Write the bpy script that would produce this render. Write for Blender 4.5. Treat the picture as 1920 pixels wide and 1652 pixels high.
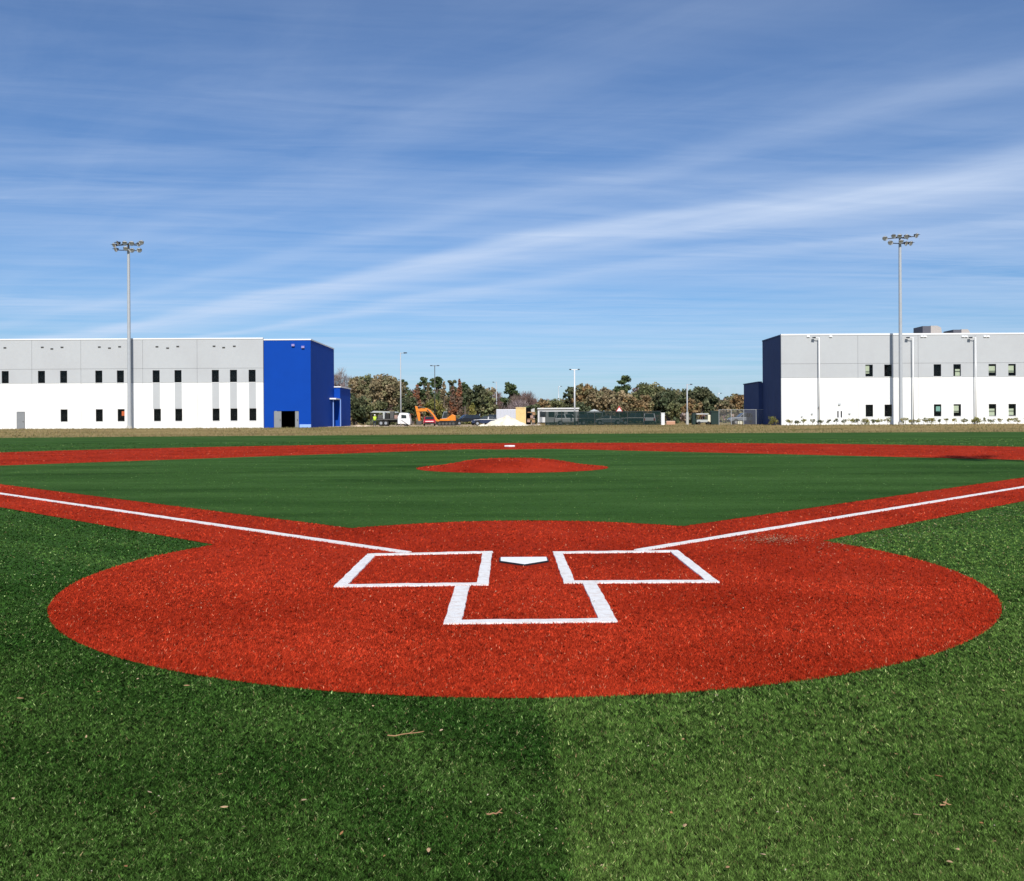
import bpy, bmesh, math, random
import numpy as np
from mathutils import Vector, Matrix
random.seed(7); RNG = np.random.default_rng(11)
for o in list(bpy.data.objects): bpy.data.objects.remove(o)
S = bpy.context.scene; COL = S.collection; R = math.radians

# ---------------------------------------------------------------- camera (fitted to the regulation diamond; plate tip at the origin)
U0, V0, CH, F, HZ, ROLL, YAW = -0.1374, -8.1981, 1.3449, 1711.83, 789.48, -0.00537, 0.00518
cam = bpy.data.cameras.new('camera'); co = bpy.data.objects.new('camera', cam); COL.objects.link(co)
cam.sensor_fit = 'HORIZONTAL'; cam.sensor_width = 36; cam.lens = 36 * F / 1920
cam.shift_y = -(826 - HZ) / 1920; cam.clip_start = .05; cam.clip_end = 12000
co.matrix_world = Matrix.Translation((U0, V0, CH)) @ Matrix.Rotation(-YAW, 4, 'Z') @ Matrix.Rotation(R(90), 4, 'X') @ Matrix.Rotation(ROLL, 4, 'Z')
S.camera = co
# ---------------------------------------------------------------- world, sun, exposure
SUN_EL, SUN_AZ = 41.0, 6.0            # sun behind the camera, a little to the right
w = bpy.data.worlds.new('World'); S.world = w; w.use_nodes = True
NT = w.node_tree; NT.nodes.clear()
def N(t, typ, **kw):
    n = t.nodes.new(typ)
    for k, v in kw.items():
        if k.startswith('i_'): n.inputs[k[2:].replace('_', ' ')].default_value = v
        else: setattr(n, k, v)
    return n
def LK(t, a, b): t.links.new(a, b)
def MA(t, op, a, b=None, c=None, clamp=False):
    n = t.nodes.new('ShaderNodeMath'); n.operation = op; n.use_clamp = clamp
    for i, v in enumerate((a, b, c)):
        if v is None: continue
        if isinstance(v, (int, float)): n.inputs[i].default_value = v
        else: t.links.new(v, n.inputs[i])
    return n.outputs[0]
def RAMP(t, fac, stops, interp='LINEAR'):
    n = t.nodes.new('ShaderNodeValToRGB'); n.color_ramp.interpolation = interp
    e = n.color_ramp.elements
    while len(e) < len(stops): e.new(.5)
    for i, (p, c) in enumerate(stops):
        e[i].position = p; e[i].color = (c, c, c, 1) if isinstance(c, (int, float)) else (*c, 1)
    t.links.new(fac, n.inputs[0]); return n.outputs[0]
sky = N(NT, 'ShaderNodeTexSky', sky_type='NISHITA', sun_disc=False, sun_elevation=R(SUN_EL), sun_rotation=R(180 - SUN_AZ),
        altitude=20, air_density=1.0, dust_density=.5, ozone_density=3.0)
hs = N(NT, 'ShaderNodeMix', data_type='RGBA', blend_type='MULTIPLY'); hs.inputs[0].default_value = 1; LK(NT, sky.outputs[0], hs.inputs[6]); hs.inputs[7].default_value = (.57, .79, 1.05, 1)
tc = N(NT, 'ShaderNodeTexCoord'); sp = N(NT, 'ShaderNodeSeparateXYZ'); LK(NT, tc.outputs['Generated'], sp.inputs[0])
zz = MA(NT, 'MAXIMUM', sp.outputs[2], .035)
px_ = MA(NT, 'DIVIDE', sp.outputs[0], zz); py_ = MA(NT, 'DIVIDE', sp.outputs[1], zz)
s_ = MA(NT, 'MULTIPLY', MA(NT, 'SUBTRACT', px_, py_), .7071); t_ = MA(NT, 'MULTIPLY', MA(NT, 'ADD', px_, py_), .7071)
def cnoise(sx, sy, off, scale=1.0, det=6, rough=.55, dist=0.0):
    cb = N(NT, 'ShaderNodeCombineXYZ'); LK(NT, MA(NT, 'MULTIPLY_ADD', s_, sx, off), cb.inputs[0]); LK(NT, MA(NT, 'MULTIPLY', t_, sy), cb.inputs[1])
    n = N(NT, 'ShaderNodeTexNoise', i_Scale=scale, i_Detail=det, i_Roughness=rough, i_Distortion=dist); LK(NT, cb.outputs[0], n.inputs['Vector']); return n.outputs[0]
def hnoise(sx, sy, off, det=8, rough=.6, dist=.5):      # layers lying across the view
    cb = N(NT, 'ShaderNodeCombineXYZ'); LK(NT, MA(NT, 'MULTIPLY_ADD', px_, sx, off), cb.inputs[0]); LK(NT, MA(NT, 'MULTIPLY', MA(NT, 'MULTIPLY_ADD', px_, -.12, py_), sy), cb.inputs[1])
    n = N(NT, 'ShaderNodeTexNoise', i_Scale=1, i_Detail=det, i_Roughness=rough, i_Distortion=dist); LK(NT, cb.outputs[0], n.inputs['Vector']); return n.outputs[0]
bend = cnoise(.22, .35, 3.1, 1, 3)
tb = MA(NT, 'ADD', t_, MA(NT, 'MULTIPLY_ADD', bend, 1.3, -.65))
def band(t0, t1, t2, t3):   # soft profile across a cirrus streak
    a = N(NT, 'ShaderNodeMapRange', interpolation_type='SMOOTHSTEP'); a.inputs[1].default_value = t0; a.inputs[2].default_value = t1
    b = N(NT, 'ShaderNodeMapRange', interpolation_type='SMOOTHSTEP'); b.inputs[1].default_value = t2; b.inputs[2].default_value = t3; b.inputs[3].default_value = 1; b.inputs[4].default_value = 0
    LK(NT, tb, a.inputs[0]); LK(NT, tb, b.inputs[0]); return MA(NT, 'MULTIPLY', a.outputs[0], b.outputs[0])
fib = RAMP(NT, cnoise(.16, 1.5, 0.0, 1.1, 7, .6, .25), [(.25, .35), (.72, 1)])
veil = RAMP(NT, hnoise(.20, .8, 8.0, 8, .58, .4), [(.34, 0), (.74, 1)])
veil2 = RAMP(NT, cnoise(.5, 1.6, 21.0, 1.3, 8, .62, .6), [(.42, 0), (.85, 1)])
main_ = MA(NT, 'MULTIPLY', MA(NT, 'ADD', band(3.45, 3.80, 3.85, 4.6), MA(NT, 'MULTIPLY', band(4.65, 4.9, 4.9, 5.3), .6)), fib)
thin = MA(NT, 'MULTIPLY', MA(NT, 'ADD', band(2.72, 2.95, 2.95, 3.2), MA(NT, 'MULTIPLY', band(1.7, 1.95, 1.95, 2.3), .5)), fib)
low = MA(NT, 'MULTIPLY', band(6.0, 7.5, 30, 60), RAMP(NT, hnoise(.10, .5, 41.0, 6, .6, .4), [(.36, 0), (.68, 1)]))
fine = RAMP(NT, hnoise(.55, 2.6, 5.0, 9, .62, .8), [(.38, 0), (.82, 1)])
patch = RAMP(NT, hnoise(.22, .55, 17.0, 3, .5, .2), [(.34, .25), (.62, 1)])
far_ = N(NT, 'ShaderNodeMapRange', interpolation_type='SMOOTHSTEP'); LK(NT, py_, far_.inputs[0])      # the cirrus field is thicker further off
for i_, v_ in ((1, 1.8), (2, 4.2), (3, .30), (4, 1.0)): far_.inputs[i_].default_value = v_
m = MA(NT, 'ADD', MA(NT, 'MULTIPLY', main_, .54), MA(NT, 'MULTIPLY', thin, .20))
m = MA(NT, 'ADD', m, MA(NT, 'MULTIPLY', low, .15)); m = MA(NT, 'ADD', m, MA(NT, 'MULTIPLY', MA(NT, 'MULTIPLY', fine, patch), MA(NT, 'MULTIPLY', far_.outputs[0], .34)))
m = MA(NT, 'ADD', m, MA(NT, 'MULTIPLY', veil, MA(NT, 'MULTIPLY', far_.outputs[0], .30))); m = MA(NT, 'ADD', m, MA(NT, 'MULTIPLY', veil2, .10), clamp=True)
mx = N(NT, 'ShaderNodeMix', data_type='RGBA'); LK(NT, m, mx.inputs[0]); LK(NT, hs.outputs[2], mx.inputs[6])
mx.inputs[7].default_value = (6.2, 7.3, 9.2, 1)
bg = N(NT, 'ShaderNodeBackground', i_Strength=.095); LK(NT, mx.outputs[2], bg.inputs[0])
LK(NT, bg.outputs[0], N(NT, 'ShaderNodeOutputWorld').inputs[0])
sl = bpy.data.lights.new('sun', 'SUN'); sl.energy = 4.6; sl.angle = R(.53); sl.color = (1, .955, .88)
so = bpy.data.objects.new('sun', sl); COL.objects.link(so)
so.rotation_euler = Vector((-math.sin(R(SUN_AZ)) * math.cos(R(SUN_EL)), math.cos(R(SUN_AZ)) * math.cos(R(SUN_EL)), -math.sin(R(SUN_EL)))).to_track_quat('-Z', 'Y').to_euler()
S.view_settings.view_transform = 'Standard'; S.view_settings.look = 'None'; S.view_settings.exposure = .12; S.view_settings.gamma = 1

# ---------------------------------------------------------------- pixel -> place helpers
cr, sr_, cy_, sy_ = math.cos(ROLL), math.sin(ROLL), math.cos(YAW), math.sin(YAW)
def ab(x, y):
    x -= 960; y -= 826
    return x * cr + y * sr_, -x * sr_ + y * cr - (HZ - 826)
def lat(x, D, y=797): return ab(x, y)[0] * D / F                       # metres right of the optical axis
def zat(x, y, D): return CH - ab(x, y)[1] * D / F                      # height at depth D
def wxy(X, D): return (U0 + X * cy_ + D * sy_, V0 - X * sy_ + D * cy_)
def at(x, D): return wxy(lat(x, D), D)                                 # pixel column at depth D -> ground x, y
def gnd(x, y, z=0.0):                                                  # pixel on the flat field -> ground x, y
    a, b = ab(x, y); D = F * (CH - z) / b; return wxy(a * D / F, D)
def sst(t): t = min(1, max(0, t)); return t * t * (3 - 2 * t)
def edge_v(u): return 85 - .0018 * (u - 8) ** 2 if abs(u) < 70 else 77
def gz(u, v):
    t = v - edge_v(u); return .6 * sst(t / 32) + .12 * sst((t - 32) / 25) - .03

# ---------------------------------------------------------------- materials
def mat(name, col, rough=.7, metal=0, spec=.3, var=0, vscale=8, bump=0, bscale=40, stain=None, sscale=.3, transl=0, coord='Object'):
    m = bpy.data.materials.new(name); m.use_nodes = True; t = m.node_tree; b = t.nodes['Principled BSDF']
    b.inputs['Base Color'].default_value = (*col, 1); b.inputs['Roughness'].default_value = rough
    b.inputs['Metallic'].default_value = metal; b.inputs['Specular IOR Level'].default_value = spec
    c = N(t, 'ShaderNodeTexCoord').outputs[coord]; src = None
    if var:
        n = N(t, 'ShaderNodeTexNoise', i_Scale=vscale, i_Detail=6, i_Roughness=.6); LK(t, c, n.inputs['Vector'])
        src = RAMP(t, n.outputs[0], [(.3, tuple(max(0, x * (1 - var)) for x in col)), (.7, tuple(min(1, x * (1 + var)) for x in col))])
    if stain:
        n = N(t, 'ShaderNodeTexNoise', i_Scale=sscale, i_Detail=7, i_Roughness=.65); LK(t, c, n.inputs['Vector'])
        f = RAMP(t, n.outputs[0], [(.45, 0), (.7, 1)])
        x = N(t, 'ShaderNodeMix', data_type='RGBA'); LK(t, f, x.inputs[0]); x.inputs[6].default_value = (*col, 1); x.inputs[7].default_value = (*stain, 1)
        if src: LK(t, src, x.inputs[6])
        src = x.outputs[2]
    if src: LK(t, src, b.inputs['Base Color'])
    if bump:
        n = N(t, 'ShaderNodeTexNoise', i_Scale=bscale, i_Detail=4); LK(t, c, n.inputs['Vector'])
        bp = N(t, 'ShaderNodeBump', i_Strength=bump, i_Distance=.02); LK(t, n.outputs[0], bp.inputs['Height']); LK(t, bp.outputs[0], b.inputs['Normal'])
    return m
def attr_mat(name, rough=.6, transl=.25, spec=.2):                      # colour per blade or leaf, read from the mesh
    m = bpy.data.materials.new(name); m.use_nodes = True; t = m.node_tree; b = t.nodes['Principled BSDF']; o = t.nodes['Material Output']
    a = N(t, 'ShaderNodeVertexColor', layer_name='tint'); LK(t, a.outputs[0], b.inputs['Base Color'])
    b.inputs['Roughness'].default_value = rough; b.inputs['Specular IOR Level'].default_value = spec
    if transl:
        tr = N(t, 'ShaderNodeBsdfTranslucent'); LK(t, a.outputs[0], tr.inputs[0]); x = N(t, 'ShaderNodeMixShader', i_Fac=transl)
        LK(t, b.outputs[0], x.inputs[1]); LK(t, tr.outputs[0], x.inputs[2]); LK(t, x.outputs[0], o.inputs[0])
    return m
def see_through(name, col, alpha, rough=.8):
    m = mat(name, col, rough, spec=.1); t = m.node_tree; b = t.nodes['Principled BSDF']; o = t.nodes['Material Output']
    tr = N(t, 'ShaderNodeBsdfTransparent'); x = N(t, 'ShaderNodeMixShader', i_Fac=alpha)
    LK(t, tr.outputs[0], x.inputs[1]); LK(t, b.outputs[0], x.inputs[2]); LK(t, x.outputs[0], o.inputs[0]); return m
def glass_mat(name, tint=(.80, .84, .84), refl=.02):
    m = bpy.data.materials.new(name); m.use_nodes = True; t = m.node_tree; t.nodes.remove(t.nodes['Principled BSDF']); o = t.nodes['Material Output']
    tr = N(t, 'ShaderNodeBsdfTransparent'); tr.inputs[0].default_value = (*tint, 1); g = N(t, 'ShaderNodeBsdfGlossy', i_Roughness=.03)
    x = N(t, 'ShaderNodeMixShader', i_Fac=refl); LK(t, tr.outputs[0], x.inputs[1]); LK(t, g.outputs[0], x.inputs[2]); LK(t, x.outputs[0], o.inputs[0]); return m
def ground_mat(name, cols, big, small, bump=.4, stretch=None):
    m = bpy.data.materials.new(name); m.use_nodes = True; t = m.node_tree; b = t.nodes['Principled BSDF']
    b.inputs['Roughness'].default_value = .95; b.inputs['Specular IOR Level'].default_value = .02
    c = N(t, 'ShaderNodeTexCoord').outputs['Object']
    if stretch:
        mp = N(t, 'ShaderNodeMapping'); mp.inputs['Scale'].default_value = stretch; LK(t, c, mp.inputs[0]); cb = mp.outputs[0]
    else: cb = c
    n1 = N(t, 'ShaderNodeTexNoise', i_Scale=big, i_Detail=8, i_Roughness=.62); LK(t, cb, n1.inputs['Vector'])
    n2 = N(t, 'ShaderNodeTexNoise', i_Scale=small, i_Detail=3, i_Roughness=.7); LK(t, c, n2.inputs['Vector'])
    f = MA(t, 'ADD', MA(t, 'MULTIPLY', n1.outputs[0], .65), MA(t, 'MULTIPLY', n2.outputs[0], .35))
    k = len(cols); LK(t, RAMP(t, f, [(.36 + .28 * i / (k - 1), cc) for i, cc in enumerate(cols)]), b.inputs['Base Color'])
    bp = N(t, 'ShaderNodeBump', i_Strength=bump, i_Distance=.03); LK(t, n2.outputs[0], bp.inputs['Height']); LK(t, bp.outputs[0], b.inputs['Normal'])
    return m
M = dict(
    white_wall=mat('white_wall', (.80, .80, .775), .75, stain=(.74, .73, .70), sscale=.25, var=.015, vscale=2),
    grey_wall=mat('grey_wall', (.455, .47, .48), .75, stain=(.43, .44, .45), sscale=.2, var=.02, vscale=2),
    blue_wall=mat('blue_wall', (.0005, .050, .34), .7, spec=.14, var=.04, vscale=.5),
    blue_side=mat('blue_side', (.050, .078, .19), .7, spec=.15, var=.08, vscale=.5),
    trim_white=mat('trim_white', (.8, .8, .8), .5), dark=mat('room_shade', (.006, .006, .007), .9, spec=.02),  # the near-black colour stands in for the shade of unlit interiors
    frame=mat('window_frame', (.012, .012, .014), .5, spec=.1), pane=glass_mat('window_pane'),
    blind=mat('blind', (.62, .64, .46), .8, var=.1, vscale=6), greenboard=mat('green_board', (.28, .5, .42), .7), orange_bit=mat('orange_bit', (.8, .16, .05), .7),
    door_grey=mat('door_grey', (.23, .24, .25), .5, var=.06, vscale=2), roof=mat('roof_membrane', (.55, .55, .53), .8, var=.1),
    galv=mat('galvanised_steel', (.52, .54, .55), .42, metal=.35, var=.08, vscale=5), galv_light=mat('pale_steel', (.40, .42, .44), .5, var=.05, vscale=3),
    lamp_body=mat('lamp_body', (.03, .033, .04), .5, metal=.2), lens=mat('lamp_lens', (.72, .74, .78), .35, spec=.4),
    rust_metal=mat('rooftop_metal', (.34, .22, .18), .7, var=.2), hvac=mat('rooftop_unit', (.42, .38, .35), .6, var=.1), hvac_dark=mat('rooftop_louvre', (.10, .10, .12), .6),
    orange=mat('machine_orange', (.78, .23, .025), .4, var=.08, vscale=2), black=mat('rubber_black', (.02, .02, .02), .75), steel=mat('dark_steel', (.1, .095, .09), .55, metal=.4, var=.2),
    cont_tan=mat('container_tan', (.74, .56, .27), .55, var=.07, vscale=1.5), sand=ground_mat('pale_sand', [(.55, .48, .36), (.74, .68, .55), (.80, .75, .63)], 1.2, 9, .6),
    screen=see_through('green_windscreen', (.008, .022, .021), .84), chain=see_through('chain_link', (.35, .36, .37), .14), chrome=mat('wheel_rim', (.5, .5, .52), .3, metal=.7),
    car_glass=mat('car_glass', (.02, .025, .03), .08, spec=.6), red_lamp=mat('tail_lamp', (.4, .01, .01), .3), head_lamp=mat('head_lamp', (.7, .7, .7), .15),
    concrete=mat('concrete', (.47, .46, .43), .85, var=.12, vscale=6, bump=.2), timber=mat('timber', (.35, .2, .1), .8, var=.25, vscale=5),
    bark=mat('bark', (.13, .10, .08), .9, var=.3, vscale=6, bump=.5), pale_bark=mat('pale_bark', (.30, .26, .23), .9, var=.25, vscale=6),
    leaf=attr_mat('tree_leaves', .6, .28), blade=attr_mat('turf_fibre', .7, .10, .04), dry=attr_mat('dry_leaf', .7, .2, .1),
    line_white=mat('line_white', (.80, .79, .77), .85, stain=(.66, .58, .53), sscale=16, var=.04, vscale=60, bump=.4, bscale=180),
    plate_white=mat('plate_white', (.85, .85, .85), .5, var=.03, vscale=30), rubber_edge=mat('plate_black', (.014, .016, .02), .6),
    turf=ground_mat('green_turf', [(.018, .050, .010), (.040, .096, .021), (.062, .128, .033)], .35, 45, .6, (.35, 1.3, 1)),
    red=ground_mat('red_turf', [(.21, .016, .006), (.33, .026, .010), (.41, .040, .017)], .5, 50, .6),
    dead=ground_mat('dormant_grass', [(.11, .105, .035), (.24, .175, .072), (.31, .23, .105), (.17, .17, .052)], .22, 3, .8, (.35, 1, 1)),
    dirt=ground_mat('bare_dirt', [(.40, .29, .19), (.52, .40, .28), (.62, .52, .40)], .4, 4, .5),
    asphalt=mat('asphalt', (.06, .06, .062), .9, var=.2, vscale=3), sign_red=mat('sign_red', (.55, .03, .03), .5), sign_white=mat('sign_white', (.8, .75, .75), .5),
    hivis=mat('hi_vis', (.52, .72, .06), .7), skin=mat('skin', (.4, .24, .17), .6), denim=mat('work_trousers', (.03, .035, .06), .8), helmet=mat('helmet', (.8, .8, .78), .4),
    green_box=mat('dark_green_box', (.012, .03, .026), .6), tarp=mat('grey_tarp', (.40, .42, .41), .8, var=.1))
def paint(name, c): 
    if name not in M: M[name] = mat(name, c, .28, spec=.5)
    return M[name]

# ---------------------------------------------------------------- mesh helpers
class MB:
    def __init__(s): s.v = []; s.f = []
    def quad(s, *p): n = len(s.v); s.v += [tuple(q) for q in p]; s.f.append(tuple(range(n, n + len(p)))); return s
    def box(s, x0, x1, y0, y1, z0, z1):
        n = len(s.v); s.v += [(x, y, z) for z in (z0, z1) for y in (y0, y1) for x in (x0, x1)]
        s.f += [tuple(n + i for i in q) for q in ((0, 2, 3, 1), (4, 5, 7, 6), (0, 1, 5, 4), (2, 6, 7, 3), (0, 4, 6, 2), (1, 3, 7, 5))]; return s
    def prism(s, pts, a, b, ax='y'):                                   # polygon (p, z) pushed along an axis from a to b
        n = len(s.v); k = len(pts); g = (lambda p, q: (p[0], q, p[1])) if ax == 'y' else ((lambda p, q: (q, p[0], p[1])) if ax == 'x' else (lambda p, q: (p[0], p[1], q)))
        s.v += [g(p, a) for p in pts] + [g(p, b) for p in pts]
        s.f += [tuple(range(n, n + k)), tuple(range(n + 2 * k - 1, n + k - 1, -1))] + [(n + i, n + k + i, n + k + (i + 1) % k, n + (i + 1) % k) for i in range(k)]; return s
    def tube(s, p, q, r0, r1=None, k=8, cap=True):
        r1 = r0 if r1 is None else r1; p = Vector(p); q = Vector(q); d = (q - p).normalized(); a = d.orthogonal().normalized(); b = d.cross(a); n = len(s.v)
        for c, r in ((p, r0), (q, r1)):
            s.v += [tuple(c + a * r * math.cos(2 * math.pi * i / k) + b * r * math.sin(2 * math.pi * i / k)) for i in range(k)]
        s.f += [(n + i, n + (i + 1) % k, n + k + (i + 1) % k, n + k + i) for i in range(k)]
        if cap: s.f += [tuple(range(n + k - 1, n - 1, -1)), tuple(range(n + k, n + 2 * k))]
        return s
    def path(s, pts, rs, k=6):
        for i in range(len(pts) - 1): s.tube(pts[i], pts[i + 1], rs[i], rs[i + 1], k)
        return s
    def mesh(s, name):
        me = bpy.data.meshes.new(name); me.from_pydata(s.v, [], s.f); b = bmesh.new(); b.from_mesh(me); bmesh.ops.recalc_face_normals(b, faces=b.faces); b.to_mesh(me); b.free(); return me
    def build(s, name, m, parent=None, smooth=False, bevel=0):
        o = bpy.data.objects.new(name, s.mesh(name)); COL.objects.link(o); o.data.materials.append(m if not isinstance(m, str) else M[m]); o.parent = parent
        if smooth: o.data.shade_smooth()
        if bevel: x = o.modifiers.new('bevel', 'BEVEL'); x.width = bevel; x.segments = 2; x.limit_method = 'ANGLE'
        return o
def tag(o, label=None, cat=None, group=None, kind=None):
    for k, v in (('label', label), ('category', cat), ('group', group), ('kind', kind)):
        if v: o[k] = v
    return o
def thing(name, label, cat, loc=(0, 0, 0), rz=0, group=None):
    o = bpy.data.objects.new(name, None); COL.objects.link(o); o.location = loc; o.rotation_euler = (0, 0, rz); o.empty_display_size = .3
    return tag(o, label, cat, group)
def copy_tree(o, parent=None):
    c = o.copy(); COL.objects.link(c); c.parent = parent
    for ch in [x for x in bpy.data.objects if x.parent == o]: copy_tree(ch, c)
    return c
def raw_mesh(name, V, Fc, tint=None, m=None, parent=None):              # numpy arrays -> one mesh object, faces all with the same corner count
    me = bpy.data.meshes.new(name); k = Fc.shape[1]; me.vertices.add(len(V)); me.vertices.foreach_set('co', V.astype(np.float32).ravel())
    me.loops.add(Fc.size); me.loops.foreach_set('vertex_index', Fc.astype(np.int32).ravel())
    me.polygons.add(len(Fc)); me.polygons.foreach_set('loop_start', np.arange(0, Fc.size, k, dtype=np.int32)); me.polygons.foreach_set('loop_total', np.full(len(Fc), k, dtype=np.int32))
    if tint is not None:
        a = me.color_attributes.new('tint', 'FLOAT_COLOR', 'POINT'); a.data.foreach_set('color', np.c_[tint, np.ones(len(tint))].astype(np.float32).ravel())
    me.update(); me.validate(); o = bpy.data.objects.new(name, me); COL.objects.link(o); o.parent = parent
    if m: me.materials.append(M[m])
    return o

# ================================================================ THE FIELD
LA, RA = R(46.6), R(46.2)                    # foul lines, angle off the centre axis
HALF = .96; CR = 3.96; CC = (-.012, .03); MC = (0.0, 17.98); MR = 2.74; AC = (0, 18.44); AR = 28.96
B1 = (27.43 * math.sin(RA), 27.43 * math.cos(RA)); B3 = (-27.43 * math.sin(LA), 27.43 * math.cos(LA)); B2 = (0.0, 38.8)
def off_line(u, v, ang, sgn):                # signed distance from a foul line, positive on the fair side, and distance along it
    d = (sgn * math.sin(ang), math.cos(ang)); al = u * d[0] + v * d[1]; ac = (u * d[1] - v * d[0]) * -sgn; return ac, al
def masks(u, v):
    aL, lL = off_line(u, v, LA, -1); aR, lR = off_line(u, v, RA, 1)
    rc_ = np.hypot(u - CC[0], v - CC[1]); circ = rc_ < 3.81 + .24 * np.clip((v - CC[1]) / np.maximum(rc_, .01), 0, 1) ** 6
    strip = ((np.abs(aL) < HALF) & (lL > 0) & (lL < 31)) | ((np.abs(aR) < HALF) & (lR > 0) & (lR < 31))
    sector = (u ** 2 + (v - AC[1]) ** 2 < AR ** 2) & (aL > 0) & (aR > 0)
    def side(p, q): 
        dx, dy = q[0] - p[0], q[1] - p[1]; l = math.hypot(dx, dy); return (dx * (v - p[1]) - dy * (u - p[0])) / l
    grass = (aL > HALF) & (aR > HALF) & (side(B1, B2) > .95) & (side(B2, B3) > .95) & ~circ
    for b in (B1, B2, B3): grass &= (u - b[0]) ** 2 + (v - b[1]) ** 2 > CR ** 2
    mound = (u - MC[0]) ** 2 + (v - MC[1]) ** 2 < MR ** 2
    red = (circ | strip | sector) & ~grass | mound
    return red, grass & ~mound, (circ | strip | sector)
def star(inside, c, n=2400, rmax=60):        # outline of a region seen from c, by bisection along rays
    out = []
    rs = np.arange(.05, rmax, .04)
    for i in range(n):
        a = 2 * math.pi * i / n; du, dv = math.cos(a), math.sin(a)
        ins = inside(c[0] + rs * du, c[1] + rs * dv); k = int(np.argmin(ins)) if not ins.all() else len(rs) - 1
        lo, hi = rs[max(0, k - 1)], rs[k]
        for _ in range(8):
            m_ = (lo + hi) / 2
            if inside(np.array([c[0] + m_ * du]), np.array([c[1] + m_ * dv]))[0]: lo = m_
            else: hi = m_
        out.append((c[0] + lo * du, c[1] + lo * dv))
    return out
def fan(name, pts, c, z, m, kind='structure'):
    V = np.array([(c[0], c[1], z)] + [(p[0], p[1], z) for p in pts]); n = len(pts)
    Fc = np.array([(0, 1 + i, 1 + (i + 1) % n) for i in range(n)]); o = raw_mesh(name, V, Fc, None, m); o['kind'] = kind; return o
# dormant ground, one sheet to the horizon, rising gently behind the outfield
us = np.unique(np.concatenate([np.linspace(-4000, -140, 14), np.linspace(-140, 140, 71), np.linspace(140, 4000, 14)]))
vs = np.unique(np.concatenate([np.linspace(-600, 60, 12), np.linspace(60, 150, 61), np.linspace(150, 6000, 16)]))
V = np.array([(u, v, gz(u, v) + (.05 * math.sin(u * .23 + v * .11) * sst((v - edge_v(u) - 3) / 10) * (v < 112))) for v in vs for u in us]); nu = len(us)
Fc = np.array([(j * nu + i, j * nu + i + 1, (j + 1) * nu + i + 1, (j + 1) * nu + i) for j in range(len(vs) - 1) for i in range(nu - 1)])
g = raw_mesh('ground', V, Fc, None, 'dead'); g['kind'] = 'structure'; g.data.shade_smooth()
tp = [(-66, -22), (66, -22)] + [(u, edge_v(u)) for u in np.linspace(66, -66, 60)]
fan('turf', tp, (0, 20), 0.0, 'turf')
fan('infield_surface', star(lambda u, v: masks(u, v)[2], (0, .3)), (0, .3), .004, 'red')
fan('infield_turf', star(lambda u, v: masks(u, v)[1] | ((u - MC[0]) ** 2 + (v - MC[1]) ** 2 < MR ** 2), (0, 18.4)), (0, 18.4), .008, 'turf')
def mound_h(r):                               # regulation profile: flat table, then an even slope
    return .012 + .245 * sst((MR - r) / (MR - .75))
rr = np.linspace(0, MR, 16); V = [(MC[0], MC[1], mound_h(0))]; Fq = []
for r in rr[1:]:
    for i in range(64): a = 2 * math.pi * i / 64; V.append((MC[0] + r * math.cos(a), MC[1] + r * math.sin(a), mound_h(r)))
Fq = [(0, 1 + i, 1 + (i + 1) % 64) for i in range(64)] + [(1 + 64 * (j - 1) + i, 1 + 64 * j + i, 1 + 64 * j + (i + 1) % 64, 1 + 64 * (j - 1) + (i + 1) % 64) for j in range(1, 15) for i in range(64)]
me = bpy.data.meshes.new('pitchers_mound'); me.from_pydata(V, [], Fq); o = bpy.data.objects.new('pitchers_mound', me); COL.objects.link(o); me.materials.append(M['red']); me.shade_smooth()
tag(o, 'low round red pitching mound rising from the green infield', 'mound')

# --- white lines: low slabs of white fibre with slightly ragged edges
def strip_mesh(mb, p, q, wd, h=.015, jit=.004, step=.09):
    p = Vector((*p, 0)); q = Vector((*q, 0)); d = q - p; L = d.length; d.normalize(); n = Vector((-d.y, d.x, 0)); k = max(1, int(L / step)); b = len(mb.v)
    for i in range(k + 1):
        c = p + d * (L * i / k); e1 = wd / 2 + random.uniform(-jit, jit); e2 = wd / 2 + random.uniform(-jit, jit); hh = h + random.uniform(-.0015, .0015)
        for s, z in ((e1, .003), (e1 * .97, hh), (-e2 * .97, hh), (-e2, .003)): mb.v.append((c.x + n.x * s, c.y + n.y * s, z))
    for i in range(k):
        a = b + 4 * i; mb.f += [(a + j, a + j + 1, a + j + 5, a + j + 4) for j in range(3)]
    mb.f += [(b, b + 1, b + 2, b + 3), (b + 4 * k + 3, b + 4 * k + 2, b + 4 * k + 1, b + 4 * k)]; return mb
LINES = []                                    # (p, q, width) kept free of red fibres
def rect_thing(name, label, corners, widths, sides):
    # corners outer, anticlockwise; the lines lie inside them; long sides run full length and the others butt against them
    mb = MB(); n = len(corners); C = [Vector((*c, 0)) for c in corners]
    for i, (wd, cut0, cut1) in zip(sides, widths):
        p, q = C[i], C[(i + 1) % n]; d = (q - p).normalized(); nn = Vector((-d.y, d.x, 0)); p2 = p + nn * wd / 2 + d * cut0; q2 = q + nn * wd / 2 - d * cut1
        strip_mesh(mb, p2[:2], q2[:2], wd); LINES.append((p2[:2], q2[:2], wd))
    return tag(mb.build(name, 'line_white'), label, 'field marking')
WX, WY = .098, .098
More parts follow.
